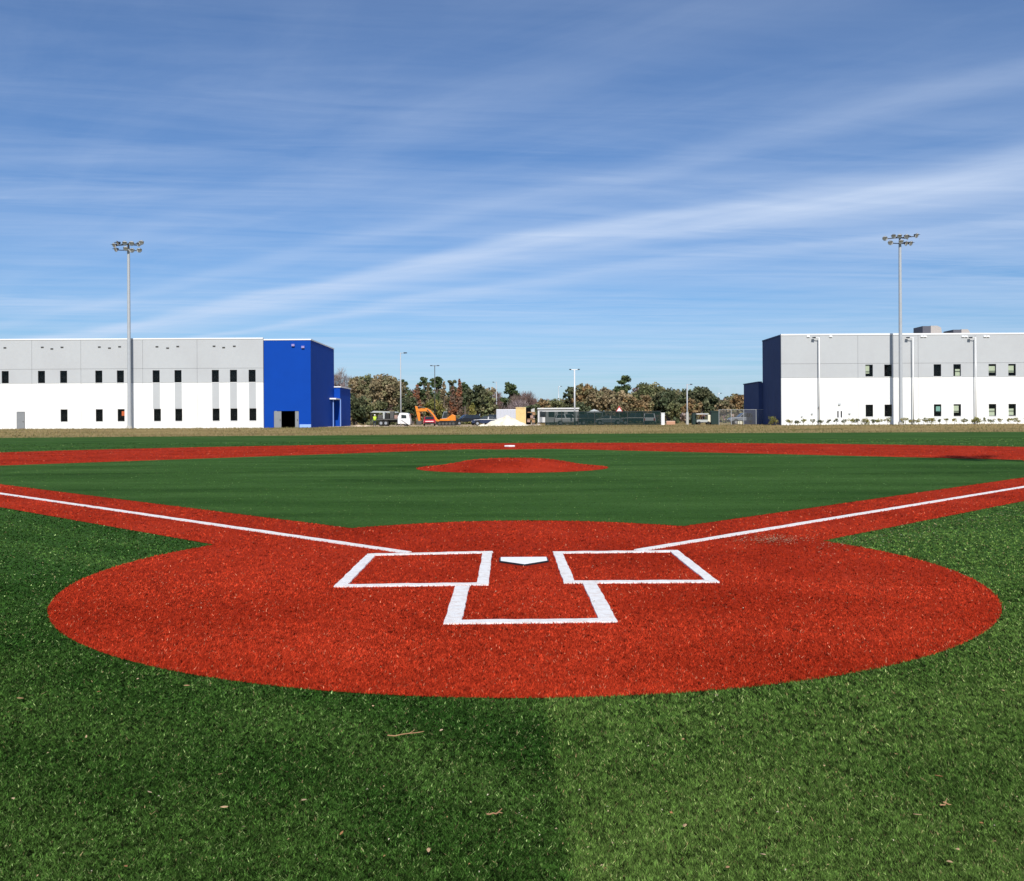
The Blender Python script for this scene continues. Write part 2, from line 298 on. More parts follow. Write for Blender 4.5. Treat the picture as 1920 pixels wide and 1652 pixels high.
# left box: back-left, back-right, front-right, front-left
rect_thing('batters_box', 'white outlined batter box left of home plate', [(-1.55, -.80), (-.297, -.755), (-.298, 1.16), (-1.56, 1.03)], [(WX, 0, 0), (WY, WX, WX), (WX, 0, 0), (WY, WX, WX)], [0, 1, 2, 3])
rect_thing('batters_box', 'white outlined batter box right of home plate', [(.32, -.70), (1.60, -.70), (1.602, 1.15), (.318, 1.10)], [(WX, 0, 0), (WY, WX, WX), (WX, 0, 0), (WY, WX, WX)], [0, 1, 2, 3])
rect_thing('catchers_box', 'white three-sided catcher box behind home plate nearest the camera', [(-.565, -2.175), (.588, -2.15), (.590, -.706), (-.567, -.80)], [(.10, 0, 0), (.118, .10, 0), (.118, 0, .10)], [0, 1, 3])
for ang, sgn, lab, w0 in ((LA, -1, 'long white foul line running out to the left toward third base', 1.60), (RA, 1, 'long white foul line running out to the right toward first base', 1.66)):
    d = (sgn * math.sin(ang), math.cos(ang)); p = (d[0] * w0, d[1] * w0 + .03); q = (d[0] * 62, d[1] * 62 + .03); LINES.append((p, q, .10))
    tag(strip_mesh(MB(), p, q, .105, jit=.005, step=.2).build('foul_line', 'line_white'), lab, 'field marking')
# --- home plate and second base
hp = thing('home_plate', 'white five-sided home plate with black rim, point toward the camera', 'home plate', (0.014, .246, 0))
def plate_pts(g): return [(0, -g * 1.35), (.222 + g, .216 - g * .45), (.222 + g, .43 + g), (-.222 - g, .43 + g), (-.222 - g, .216 - g * .45)]
MB().prism(plate_pts(.014), .003, .018, 'z').build('rim', 'rubber_edge', hp, bevel=.006); MB().prism(plate_pts(0), .0185, .024, 'z').build('face', 'plate_white', hp, bevel=.003)
sb = thing('second_base', 'square white base bag on the far red path behind the mound', 'base', (-.02, 38.6, .004), R(45))
MB().prism([(-.20, -.20), (.20, -.20), (.20, .20), (-.20, .20)], .01, .10, 'z').build('bag', 'plate_white', sb, bevel=.03); MB().box(-.12, .12, -.12, .12, -.004, .0095).build('anchor', 'steel', sb)

# --- turf fibres: about constant number per picture area, so they get sparser and wider with distance
def fibres(n, y0, y1, xr):
    b = RNG.uniform(y0, y1, n); D = F * CH / b; a = RNG.uniform(-xr, xr, n); X = a * D / F
    return U0 + X * cy_ + D * sy_, V0 - X * sy_ + D * cy_, D
def lowfreq(u, v, sc, seed):                  # cheap smooth noise
    r = np.random.default_rng(seed); o = np.zeros_like(u)
    for i in range(14):
        k = r.normal(0, 1, 2) * sc * (1 + .25 * i); o += np.sin(k[0] * u + k[1] * v + r.uniform(0, 6.28)) / (1 + .12 * i)
    return o / 5.0
def tuft(u, v, D, lo, hi, dark):  # random tone per cell; shaded gaps and lit tufts put into the colour
    o = np.ones(len(u))
    for d0, d1, cs in ((0, 3.6, .008), (3.6, 5.5, .011), (5.5, 8, .017), (8, 12, .030), (12, 20, .06), (20, 1e3, .15)):
        k = (D >= d0) & (D < d1); a = np.floor(u[k] / cs + 31.7).astype(np.int64); b = np.floor(v[k] / cs / 1.5 + a % 2 * .5).astype(np.int64)
        h = ((a * 73856093) ^ (b * 19349663)) & 0xffffffff; h = (h * 2654435761) & 0xffffffff; h ^= h >> 15; h = (h * 2246822519) & 0xffffffff; r = ((h >> 8) & 0xffff) / 65535.0
        o[k] = np.where(r < dark, .16, lo + (hi - lo) * ((r - dark) / (1 - dark)) ** 1.7)
    return o[:, None]
def streak(u, v, ang, sa, sc, seed):          # long soft streaks running along one direction of the carpet
    a = u * math.cos(ang) + v * math.sin(ang); b = -u * math.sin(ang) + v * math.cos(ang); return lowfreq(a * sa, b * sc, 1.0, seed)
def blades(name, u, v, D, cols, hgt, lean, label):
    n = len(u); ang = RNG.uniform(0, 2 * math.pi, n); wd = np.maximum(.0027, .00066 * D) * RNG.uniform(.7, 1.3, n); h = hgt * RNG.uniform(.65, 1.25, n) * (1 + .012 * D)
    z0 = np.zeros(n); rm = np.hypot(u - MC[0], v - MC[1]); im = rm < MR; tt = np.clip((MR - rm[im]) / (MR - .75), 0, 1); z0[im] = .010 + .245 * tt * tt * (3 - 2 * tt)
    dx, dy = np.cos(ang) * wd, np.sin(ang) * wd * .6; lx = (lean[0] + RNG.normal(0, .75, n)) * h; ly = (lean[1] + RNG.normal(0, .75, n)) * h
    P = np.empty((n, 3, 3)); P[:, 0] = np.c_[u - dx, v - dy, z0]; P[:, 1] = np.c_[u + dx, v + dy, z0]; P[:, 2] = np.c_[u + lx, v + ly, z0 + h]
    o = raw_mesh(name, P.reshape(-1, 3), np.arange(3 * n).reshape(n, 3), np.repeat(cols, 3, 0), 'blade'); o['label'] = label; o['category'] = 'turf'; o['kind'] = 'stuff'; return o
NB = 1150000
u, v, D = fibres(NB, F * CH / 62, 1010, 1290)
u2, v2, D2 = fibres(260000, 300, 1010, 1290); u = np.r_[u, u2]; v = np.r_[v, v2]; D = np.r_[D, D2]
red, gr, full = masks(u, v)
keep = np.ones(len(u), bool)
for p, q, wd in LINES:
    d = np.array(q) - np.array(p); L = np.hypot(*d); d = d / L; al = (u - p[0]) * d[0] + (v - p[1]) * d[1]; ac = np.abs((u - p[0]) * d[1] - (v - p[1]) * d[0])
    keep &= ~((ac < wd / 2 - np.abs(RNG.normal(0, .006, len(u)))) & (al > -.005) & (al < L + .005))
keep &= ~((np.abs(u - .014) < .25) & (v > .2) & (v < .72))
# red pile
k = red & keep; uu, vv, dd = u[k], v[k], D[k]; n = len(uu)
f = .5 + .40 * lowfreq(uu, vv, 1.0, 5) + .35 * streak(uu, vv, R(-12), .3, 2.6, 15) + RNG.normal(0, .24, n)
for a, b, ra, rb, amt in ((1.55, -1.2, 1.1, .55, -.55), (.1, .9, 2.3, .9, -.30), (2.6, -.3, 1.5, .5, -.35), (-1.2, -2.9, 1.7, .45, .40), (-2.7, -.8, .9, .9, .22), (1.0, -2.7, 1.0, .4, -.2)):
    f = f + amt * np.exp(-((uu - a) / ra) ** 2 - ((vv - b) / rb) ** 2)
f = np.clip(f, 0, 1)[:, None]
c = (1 - f) * np.array([.27, .020, .0055]) + f * np.array([.50, .048, .017]); r_ = RNG.random(n)
c[r_ < .07] *= .4; c[r_ > .985] = np.array([.62, .22, .12]); c *= RNG.uniform(.75, 1.2, n)[:, None] * tuft(uu, vv, dd, .72, 1.55, .05)
blades('red_turf_fibre', uu, vv, dd, c, .015, (.1, .25), 'short red fibres of the base paths, mound and home circle')
# green pile, in rolls laid with the nap toward or away from the camera; bias puts nap shade into the colour
def green(k, name, lean, lab, bias, warm=1.0, ang=0.0, sa=.15, sc=1.9, lo=(.022, .064, .009), hi=(.080, .150, .030), amp=.55):
    uu, vv, dd = u[k], v[k], D[k]; n = len(uu)
    f = np.clip(.5 + .42 * lowfreq(uu, vv * 1.3, .8, 8) + amp * streak(uu, vv, ang, sa, sc, 9) + .25 * lowfreq(uu, vv, 3.2, 12) + RNG.normal(0, .22, n) + bias, 0, 1)[:, None]
    c = (1 - f) * np.array(lo) + f * np.array(hi); r_ = RNG.random(n)
    c[r_ < .15] *= .3; q = r_ > .955; c[q] = np.array([.24, .31, .11]) * RNG.uniform(.6, 1.2, (q.sum(), 1)); q = (r_ > .15) & (r_ < .16); c[q] = np.array([.22, .16, .08])
    c *= RNG.uniform(.6, 1.35, n)[:, None] * tuft(uu, vv, dd, .6, 2.0, .16); c[:, 0] *= warm
    blades(name, uu, vv, dd, c, .0115, lean, lab)
seam = .035 + .03 * lowfreq(u * 0, v, 1.5, 3) + RNG.normal(0, .014, len(u))
out = ~full & keep
green(out & (u < seam), 'dark_turf_fibre', (.05, -.30), 'darker green turf fibres left of the home circle seam', -.20, .95, R(-40), .12, 1.6, amp=.75)
green(out & (u >= seam), 'light_turf_fibre', (.05, .60), 'lighter green turf fibres right of the home circle seam', .20, 1.06, R(40), .12, 1.6, amp=.6)
green(gr & keep, 'infield_turf_fibre', (.1, .25), 'green turf fibres inside the infield diamond', .0, .93, R(-9), .045, 1.3, amp=1.0)

# ================================================================ BUILDINGS
def facade(mb, x0, x1, z0, z1, y, holes, depth=.30, inset=.014):
    x0 += inset; x1 -= inset; z0 += inset; z1 -= inset
    xs = sorted({x0, x1, *[h[0] for h in holes], *[h[1] for h in holes]}); zs = sorted({z0, z1, *[h[2] for h in holes], *[h[3] for h in holes]})
    for i in range(len(xs) - 1):
        for j in range(len(zs) - 1):
            cx, cz = (xs[i] + xs[i + 1]) / 2, (zs[j] + zs[j + 1]) / 2
            if any(h[0] < cx < h[1] and h[2] < cz < h[3] for h in holes): continue
            mb.quad((xs[i], y, zs[j]), (xs[i + 1], y, zs[j]), (xs[i + 1], y, zs[j + 1]), (xs[i], y, zs[j + 1]))
    for a, b, c_, d in list(holes) + [(x0, x1, z0, z1)]:
        for p, q in (((a, c_), (b, c_)), ((b, c_), (b, d)), ((b, d), (a, d)), ((a, d), (a, c_))):
            mb.quad((p[0], y, p[1]), (q[0], y, q[1]), (q[0], y + depth, q[1]), (p[0], y + depth, p[1]))
    return mb
def wall_panel(parent, name, m, x0, x1, z0, z1, y, holes):
    return facade(MB(), x0, x1, z0, z1, y, [h for h in holes if h[0] > x0 - .01 and h[1] < x1 + .01 and h[2] > z0 - .01 and h[3] < z1 + .01]).build(name, m, parent)
def window(parent, h, y, blind=None):
    a, b, c_, d = h; fw = .05
    w_ = MB(); w_.box(a, a + fw, y + .10, y + .17, c_, d).box(b - fw, b, y + .10, y + .17, c_, d).box(a + fw, b - fw, y + .102, y + .168, c_, c_ + fw).box(a + fw, b - fw, y + .102, y + .168, d - fw, d)
    zm = c_ + (d - c_) * .42; w_.box(a + fw, b - fw, y + .104, y + .166, zm - .02, zm + .02)
    wo = w_.build('window', 'frame', parent)
    MB().quad((a + fw, y + .135, c_ + fw), (b - fw, y + .135, c_ + fw), (b - fw, y + .135, d - fw), (a + fw, y + .135, d - fw)).build('pane', 'pane', wo)
    MB().box(a - .06, b + .06, y - .05, y - .001, c_ - .07, c_ - .005).build('sill', 'trim_white', wo)
    if blind:
        m, fx0, fx1, fz0, fz1 = blind
        MB().box(a + fw + fx0 * (b - a - 2 * fw), a + fw + fx1 * (b - a - 2 * fw), y + .20, y + .23, c_ + fw + fz0 * (d - c_ - 2 * fw), c_ + fw + fz1 * (d - c_ - 2 * fw)).build('blind', m, wo)
    return wo
DB = 125.0
# ------------------------------ left building: white and grey with a blue end block
zb = .56
LB = thing('school_building', 'long two-storey white and grey building with bright blue end block', 'building', (*wxy(0, DB), 0), -YAW)
zt = zat(245, 634.3, DB); zg = zat(245, 718, DB); zj = zat(245, 693, DB)
wz = (zg + .03, zat(245, 694.5, DB)); lz = (zat(245, 790, DB), zat(245, 767, DB)); hw = 6.6 / F * DB
ycut = lat(247.5, DB)
def ysec(x): return 0.0
upper = [10, 78, 119.5, 185.5, 226, 293, 334, 404, 438, 473, -60, -103, -160]; lower = [120, 186, 227, 295, 335, 405, 438.5, 474, -103, -160]
holes = []; wins = []
for px in upper: X = lat(px, DB - (0)); hh = (X - hw, X + hw, wz[0], wz[1]); holes.append(hh); wins.append((hh, px, 1))
for px in lower: X = lat(px, DB - (0)); hh = (X - hw, X + hw, lz[0], lz[1]); holes.append(hh); wins.append((hh, px, 0))
dx0, dx1 = lat(31, DB), lat(46.5, DB); holes.append((dx0, dx1, zb + .02, zat(38, 772, DB)))
cuts = [lat(p, DB) for p in (-250, -125, -35, 60, 152)] + [ycut]; cuts2 = [ycut, lat(268, DB), lat(370, DB), lat(494, DB)]
for cs, yy in ((cuts, 0.0), (cuts2, 0.0)):
    for a, b in zip(cs, cs[1:]):
        wall_panel(LB, 'white_panel', 'white_wall', a, b, zb - .6, zg, yy, holes); wall_panel(LB, 'grey_panel', 'grey_wall', a, b, zg, zj + .12, yy, holes); wall_panel(LB, 'grey_panel', 'grey_wall', a, b, zj + .12, zt - .18, yy, holes)
    MB().box(cs[0], cs[-1] - (0 if yy else .02), yy - .06, yy + .4, zt - .18, zt).build('parapet_cap', 'trim_white', LB)
for hh, px, up in wins: window(LB, hh, ysec(hh[0]), ('orange_bit', .5, 1, .45, .85) if (px == 227 and not up) else None)
for px in (293.5, 334.5, 404.5, 438, 473.5):      # grey painted panels between the two window rows
    X = lat(px, DB); MB().box(X - hw * .98, X + hw * .98, -.02, .0, lz[1] + .03, zg - .02).build('spandrel_panel', 'grey_wall', LB)
dr = MB().box(dx0 + .05, dx1 - .05, -.03, .04, zb + .03, zat(38, 772, DB) - .05).build('door', 'door_grey', LB)
MB().box(dx1 - .25, dx1 - .17, -.10, -.031, zb + 1.0, zb + 1.14).build('handle', 'steel', dr)
for px, py in ((10, 652), (80, 651), (98, 654), (117, 651), (187, 650.5), (206, 652.5), (225, 650), (295, 650), (315, 652.5), (334, 649.5), (402, 649), (420, 651.5), (440, 649)):
    D_ = DB - (0); X = lat(px, D_); z = zat(px, py, D_); yy = ysec(X)
    MB().box(X - .19, X + .19, yy - .05, yy + .0, z - .10, z + .07).box(X - .14, X + .14, yy - .10, yy - .051, z + .03, z + .07).build('scupper', 'steel', LB)
MB().box(lat(-250, DB) + .3, lat(494, DB) - .01, .6, .7, zb, zt - .4).build('shade_backing', 'dark', LB)  # backing sheet painted near-black as room shade behind the panes
MB().box(lat(-250, DB), lat(494, DB) - .05, .42, 30, zt - .75, zt - .55).build('roof', 'roof', LB)
for a, b, h_ in ((276, 328, .42), (180, 236, .22)):
    A, B = lat(a, DB + 6), lat(b, DB + 6); ru = MB().box(A, B, 5, 7, zt - .55, zt + h_ * .8).box(A - .1, B + .1, 4.9, 7.1, zt + h_ * .8 + .004, zt + h_).build('rooftop_duct', 'rust_metal', LB)
# blue block
bx0, bx1 = lat(494, DB), lat(582, DB); by = .35; zbt = zat(540, 637.5, DB); bd = 16.0
oh = (lat(512, DB), lat(559, DB), zb + .0, zat(535, 770.5, DB))
mids = [bx0, (bx0 + bx1) / 2 + 2.3, bx1]
facade(MB(), bx0, bx1, zb - .6, zbt, by, [oh], .4, 0).build('blue_wall', 'blue_wall', LB)
for i in range(4):                                 # end wall in four tall metal panels
    MB().box(bx1 - .25, bx1, by + .401 + i * bd / 4, by + .401 + (i + 1) * bd / 4 - .02, zb - .6, zbt - .01).build('blue_panel', 'blue_wall', LB)
MB().box(bx0 - .1, bx1 + .06, by - .06, by + .45, zbt + .003, zbt + .17).box(bx1 - .4, bx1 + .06, by + .45, by + bd + .4, zbt + .003, zbt + .17).build('parapet_cap', 'trim_white', LB)
MB().box(bx0, bx1 - .3, by + .46, by + bd, zbt - .8, zbt - .6).build('roof', 'roof', LB); MB().box(bx0 + .2, bx1 - .3, by + 6, by + 6.2, zb, zbt - .9).build('shade_backing', 'dark', LB); MB().box(bx0 + .2, bx1 - .3, by + .45, by + 6, zb - .01, zb + .05).build('floor_slab', 'dark', LB)  # backing and floor coloured near-black as the shade inside the doorway
MB().box(bx0 + .2, bx1 - .3, by + .42, by + 6, zb + 3.2, zb + 3.3).build('ceiling', 'dark', LB)  # ceiling coloured near-black for the same unlit room
for a, b in ((512.3, 526), (552, 558.7)):
    d_ = MB().box(lat(a, DB), lat(b, DB), by + .05, by + .12, zb + .03, zat(535, 771, DB)).build('door', 'door_grey', LB); MB().box(lat(b, DB) - .2, lat(b, DB) - .12, by - .02, by + .049, zb + 1, zb + 1.2).build('handle', 'steel', d_)
for px, py in ((549.5, 647), (568, 650.5)): X = lat(px, DB); z = zat(px, py, DB); MB().box(X - .2, X + .2, by - .25, by, z - .15, z + .15).build('wall_lamp', paint('violet_grey', (.3, .25, .5)), LB)
MB().box(lat(560.5, DB), bx1, by - .03, by, zb + .05, zb + .48).build('base_flashing', paint('pale_blue', (.30, .45, .8)), LB)
# low annex behind the blue end
ax0, ax1 = bx1 - 3.5, lat(640.5, 143); ay = bd + .8; azt = zat(632, 727, 143)
MB().box(ax0, ax1, ay, ay + 9, zb - .4, azt).build('annex_wall', 'blue_wall', LB); MB().box(ax0, ax1 + .15, ay - .15, ay + 9, azt + .003, azt + .16).build('parapet_cap', 'trim_white', LB)
MB().box(lat(609, 139), lat(632, 139), ay - 3.6, ay - .02, zat(620, 749, 139), zat(620, 746.5, 139)).build('awning', 'trim_white', LB)
for px in (626.5, 640): MB().tube((lat(px, 139.5), ay - 3.0, zb), (lat(px, 139.5), ay - 3.0, zat(px, 749, 139.5)), .09).build('awning_post', paint('light_blue', (.2, .32, .65)), LB)

# ------------------------------ right building
RB = thing('school_building', 'long two-storey white and grey building with dark navy end wall', 'building', (*wxy(0, DB), 0), -YAW)
zr = zat(1600, 625.5, DB); zg = zat(1674, 707.5, DB); zj = zat(1674, 682, DB); zb2 = .58
wz = (zat(1674, 706, DB), zat(1674, 683.5, DB)); lz = (zat(1674, 781, DB), zat(1674, 758.5, DB)); hw = 7.0 / F * DB
rc = lat(1675.5, DB); DR = DB
bl = 'blind'; gb = 'greenboard'
W2 = [(1630, 1, (bl, 0, .6, .25, 1)), (1665.5, 1, None), (1758, 1, None), (1795, 1, (bl, .3, 1, 0, .6)), (1861, 1, (bl, 0, 1, .3, .85)), (1898, 1, (bl, 0, .85, .28, .88)), (1962, 1, (bl, 0, 1, .3, .8)), (1999, 1, None),
      (1630, 0, None), (1665.5, 0, None), (1758, 0, (gb, .35, 1, .35, .85)), (1795, 0, (bl, 0, .8, .3, .9)), (1861, 0, (bl, 0, .9, 0, .62)), (1898, 0, (bl, 0, .8, .05, .62)), (1962, 0, None), (1999, 0, (bl, 0, 1, .1, .6))]
holes = []; wins = []
for px, up, b_ in W2:
    D_ = DB if px < 1675 else DR; X = lat(px, D_); zz_ = wz if up else lz; hh = (X - hw, X + hw, zz_[0], zz_[1]); holes.append(hh); wins.append((hh, b_))
ddx = (lat(1568.5, DB), lat(1579.5, DB)); 
c1 = [lat(p, DB) for p in (1465, 1537, 1609)] + [rc]; c2 = [rc, lat(1722, DR), lat(1829, DR), lat(1930, DR), lat(2040, DR), lat(2200, DR)]
for cs, yy in ((c1, 0.0), (c2, 0.0)):
    for a, b in zip(cs, cs[1:]):
        wall_panel(RB, 'white_panel', 'white_wall', a, b, zb2 - .6, zg, yy, holes); wall_panel(RB, 'grey_panel', 'grey_wall', a, b, zg, zj + .06, yy, holes); wall_panel(RB, 'grey_panel', 'grey_wall', a, b, zj + .06, zr - .22, yy, holes)
    MB().box(cs[0], cs[-1], yy - .06, yy + .4, zr - .22, zr).build('parapet_cap', 'trim_white', RB)
for hh, b_ in wins: window(RB, hh, 0.0, b_)
ex = c1[0]; ed = 9.0
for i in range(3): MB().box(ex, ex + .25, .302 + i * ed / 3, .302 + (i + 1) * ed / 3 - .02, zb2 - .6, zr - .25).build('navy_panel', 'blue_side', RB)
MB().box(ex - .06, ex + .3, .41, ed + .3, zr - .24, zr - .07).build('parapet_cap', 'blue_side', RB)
MB().box(ex + .3, lat(2200, DR), ed - .1, ed + .2, zb2, zr - .82).build('back_wall', 'white_wall', RB); MB().box(ex + .3, lat(2200, DR), .6, .7, zb2, zr - .82).build('shade_backing', 'dark', RB); MB().box(ex + .3, lat(2200, DR), .42, ed + .2, zr - .8, zr - .6).build('roof', 'roof', RB)  # the sheet behind the panes is painted near-black as room shade
an1 = lat(1420.5, DB + ed + 1); MB().box(an1, ex + .6, ed + .4, ed + 9, zb2 - .6, zat(1425, 717, DB + ed)).build('annex_wall', 'blue_side', RB); MB().box(an1 - .1, ex - .08, ed + .32, ed + 9, zat(1425, 717, DB + ed) + .003, zat(1425, 717, DB + ed) + .15).build('parapet_cap', 'blue_side', RB)
# white double door with its frame, wall fittings, white roof drains
de = MB().box(ddx[0], ddx[1], -.05, .0, zb2, zb2 + 2.2).build('door', 'trim_white', RB)
for a in (ddx[0] + .08, ddx[1] - .26): MB().box(a, a + .18, -.056, -.051, zb2 + 1.0, zb2 + 1.9).build('door_glass', 'frame', de)
for px, py, r_ in ((1573.5, 758, .16), (1535, 764.5, .16), (1522, 776, .12), (1592.5, 775.5, .12), (1503, 781, .1)):
    X = lat(px, DB); z = zat(px, py, DB); MB().box(X - r_, X + r_, -.16, .0, z - r_ * .8, z + r_ * .8).build('wall_lamp', 'galv', RB)
for px in (1516, 1558, 1729, 1735, 1806, 1812, 1847, 1853):
    D_ = DB if px < 1675 else DR; X = lat(px, D_); yy = 0; z = zat(px, 631, D_); MB().box(X - .2, X + .2, yy - .10, yy, z - .12, z + .12).box(X - .15, X + .15, yy - .16, yy - .101, z - .08, z).build('roof_drain', 'trim_white', RB)
for a, m_, b, tp_ in ((1725, 1740, 1763, 612), (1782, 1797, 1816, 619)):
    D_ = DB + 6; z1 = zat(1750, tp_, D_); ru = MB().box(lat(a, D_), lat(m_, D_), 5, 8, zr - .6, z1 - .05).build('rooftop_unit', 'hvac_dark', RB)
    MB().prism([(lat(m_, D_) + .005, zr - .6), (lat(b, D_), zr - .6), (lat(b, D_) - .3, z1 - .25), (lat(m_, D_) + .9, z1), (lat(m_, D_) + .005, z1)], 5.0, 8.0).build('casing', 'hvac', ru)

# ================================================================ POLES AND LAMPS
def lamp_mesh():
    mb = MB(); 
    # housing: a stepped reflector, axis toward -y and down
    pr = [(.0, .10), (.06, .16), (.20, .30), (.30, .34)]
    for (a, r0), (b, r1) in zip(pr, pr[1:]): mb.tube((0, -a, 0), (0, -b, 0), r0, r1, 14, cap=False)
    mb.tube((0, .12, 0), (0, 0, 0), .12, .13, 10); return mb
def floodlight(label, loc, h, group, rz=-YAW):
    t = thing('floodlight_pole', label, 'light pole', loc, rz, group)
    MB().tube((0, 0, -.4), (0, 0, h * .5), .25, .215, 16, False).tube((0, 0, h * .5), (0, 0, h - .9), .215, .175, 16, False).build('pole', 'galv_light', t, True)
    MB().tube((0, 0, -.3), (0, 0, .4), .36, .34, 16).build('base', 'concrete', t)
    MB().tube((0, 0, h - .9), (0, 0, h - .05), .15, .11, 12).build('mast_top', 'lamp_body', t)
    up = MB().tube((-1.9, .35, h - .35), (1.9, -.35, h - .18), .06).tube((-1.0, -.6, h - .30), (1.0, .6, h - .25), .06).build('crossarm', 'lamp_body', t)
    lo = MB().tube((-1.45, -.3, h - 1.05), (1.45, .3, h - 1.05), .06).build('crossarm', 'lamp_body', t)
    k = 0
    for x, y, z in ((-1.85, .3, -.22), (-.95, -.62, -.12), (-.3, -.25, -.05), (.55, -.3, -.10), (1.05, .5, -.02), (1.85, -.4, .0), (-1.35, -.35, -.92), (-.15, -.35, -.80), (.5, -.3, -1.02), (1.35, .2, -.92)):
        k += 1; l = lamp_mesh().build('lamp', 'lamp_body', t, True); l.location = (x, y, h + z); l.rotation_euler = (R(24), 0, R((-28, -50, 5, 20, 55, 32, -35, 8, 40, 30)[k - 1]))
        MB().tube((0, -.295, 0), (0, -.30, 0), .325, .325, 14).build('lens', 'lens', l)
        MB().quad((-.32, -.30, .12), (.32, -.30, .12), (.28, -.62, .22), (-.28, -.62, .22)).quad((-.30, -.30, .14), (.30, -.30, .14), (0.26, -.6, .24), (-.26, -.6, .24)).build('visor', 'lamp_body', l)
    return t
for px, tp_, D_, lab in ((242.5, 455, 123.8, 'tall floodlight pole before the left building, beside the blue block'), (1689, 442, 122.65, 'tall floodlight pole before the right building')):
    x, y = at(px, D_); z = gz(x, y); floodlight(lab, (x, y, z), zat(px, tp_, D_) - z, 'tall floodlight poles')
SHX, SHY = 15.65, 23.3; fh = 23.5; dd_ = fh / math.tan(R(SUN_EL))          # its head throws the dark patch on the red path
floodlight('tall floodlight pole beside the first base stand, outside the picture on the right', (SHX + dd_ * math.sin(R(SUN_AZ)), SHY - dd_ * math.cos(R(SUN_AZ)), 0), fh, 'tall floodlight poles', R(-132))
def area_lamp(name, label, px, D_, top, r0, r1, m, arm, head, group, z0=None, base=0):
    x, y = at(px, D_); z = gz(x, y) if z0 is None else z0; h = zat(px, top, D_) - z
    t = thing(name, label, 'light pole', (x, y, z), -YAW, group)
    MB().tube((0, 0, -.3), (0, 0, h), r0, r1, 10).build('pole', m, t, True)
    if base: MB().tube((0, 0, -.3), (0, 0, base), r0 * 1.9, r0 * 1.8, 12).build('base', 'concrete', t)
    for s in arm:
        MB().tube((0, 0, h - .12), (s * .55, 0, h - .06), .05).build('arm', m, t)
        MB().prism([(s * .5, -.06), (s * (.5 + head), -.02), (s * (.5 + head), .10), (s * .5, .12)], -.18, .18).build('lamp_head', 'lamp_body', t).location = (0, 0, h - .1)
    return t
for px, lab in ((1536.5, 'slim pale area light before the white wall nearest the navy end'), (1712.5, 'slim pale area light just right of the tall floodlight pole'), (1830, 'slim pale area light near the right picture edge before the white building')):
    area_lamp('area_light', lab, px, 124.55, 632, .085, .07, paint('white_pole', (.74, .74, .73)), (-1,), .38, 'slim lights along the right building', base=.4)
area_lamp('street_lamp', 'thin grey lamp pole rising above the white truck cab', 751.5, 141, 661, .11, .08, 'galv_light', (1,), .5, 'lamp poles behind the outfield')
area_lamp('street_lamp', 'distant lamp pole behind the excavator boom', 815.5, 178, 685, .09, .07, 'steel', (-1, 1), .4, 'lamp poles behind the outfield')
area_lamp('street_lamp', 'white lamp pole standing at the green screened fence', 1077.5, 139.5, 692, .13, .11, paint('pale_pole', (.6,) * 3), (-1, 1), .3, 'lamp poles behind the outfield')
area_lamp('street_lamp', 'grey lamp pole with thick pale base right of the screened fence', 1288.5, 142, 720, .12, .10, 'galv_light', (1,), .3, 'lamp poles behind the outfield', base=1.9)
area_lamp('street_lamp', 'distant lamp pole left of the white box trailer', 931, 205, 716, .11, .09, 'galv_light', (-1,), .4, 'lamp poles behind the outfield')
area_lamp('street_lamp', 'faint distant lamp pole over the low gap in the trees', 1047.5, 260, 724, .12, .10, 'galv', (1,), .5, 'lamp poles behind the outfield')
area_lamp('street_lamp', 'faint distant lamp pole over the trees near the navy wall', 1346.5, 240, 737, .12, .10, 'galv', (1,), .5, 'lamp poles behind the outfield')

# ================================================================ BEHIND THE OUTFIELD
def place(px, D_): x, y = at(px, D_); return (x, y, gz(x, y))
# bare dirt lot under the building works
V = []; Fq = []; cols_ = 40
for i in range(cols_ + 1):
    px = 612 + (1015 - 612) * i / cols_
    for D_ in (131.5 + 1.2 * math.sin(i * .9) + .7 * math.sin(i * 2.3), 140, 150, 172): x, y = at(px, D_); V.append((x, y, gz(x, y) + .006))
Fq = np.array([(4 * i + j, 4 * (i + 1) + j, 4 * (i + 1) + j + 1, 4 * i + j + 1) for i in range(cols_) for j in range(3)])
o = raw_mesh('dirt_lot', np.array(V), Fq, None, 'dirt'); o['kind'] = 'structure'
# dry grass tufts on the strip beyond the turf
n = 26000; uu = RNG.uniform(-68, 68, n); ev = np.array([edge_v(a) for a in uu]); vv = ev + .3 + RNG.random(n) ** 1.3 * 42; zz_ = np.array([gz(a, b) for a, b in zip(uu, vv)])
h = RNG.uniform(.05, .19, n); ang = RNG.uniform(0, 3.14, n); wd = RNG.uniform(.02, .08, n); P = np.empty((n, 3, 3))
P[:, 0] = np.c_[uu - np.cos(ang) * wd, vv - np.sin(ang) * wd, zz_]; P[:, 1] = np.c_[uu + np.cos(ang) * wd, vv + np.sin(ang) * wd, zz_]; P[:, 2] = np.c_[uu + RNG.normal(0, .04, n), vv + RNG.normal(0, .04, n), zz_ + h]
f = np.clip(.5 + .6 * lowfreq(uu * .4, vv, .25, 4) + RNG.normal(0, .25, n), 0, 1)[:, None]; c = (1 - f) * np.array([.30, .225, .12]) + f * np.array([.17, .165, .055])
o = raw_mesh('dry_grass', P.reshape(-1, 3), np.arange(3 * n).reshape(n, 3), np.repeat(c, 3, 0), 'leaf'); tag(o, 'tan dormant grass tufts along the strip beyond the turf', 'grass', kind='stuff')

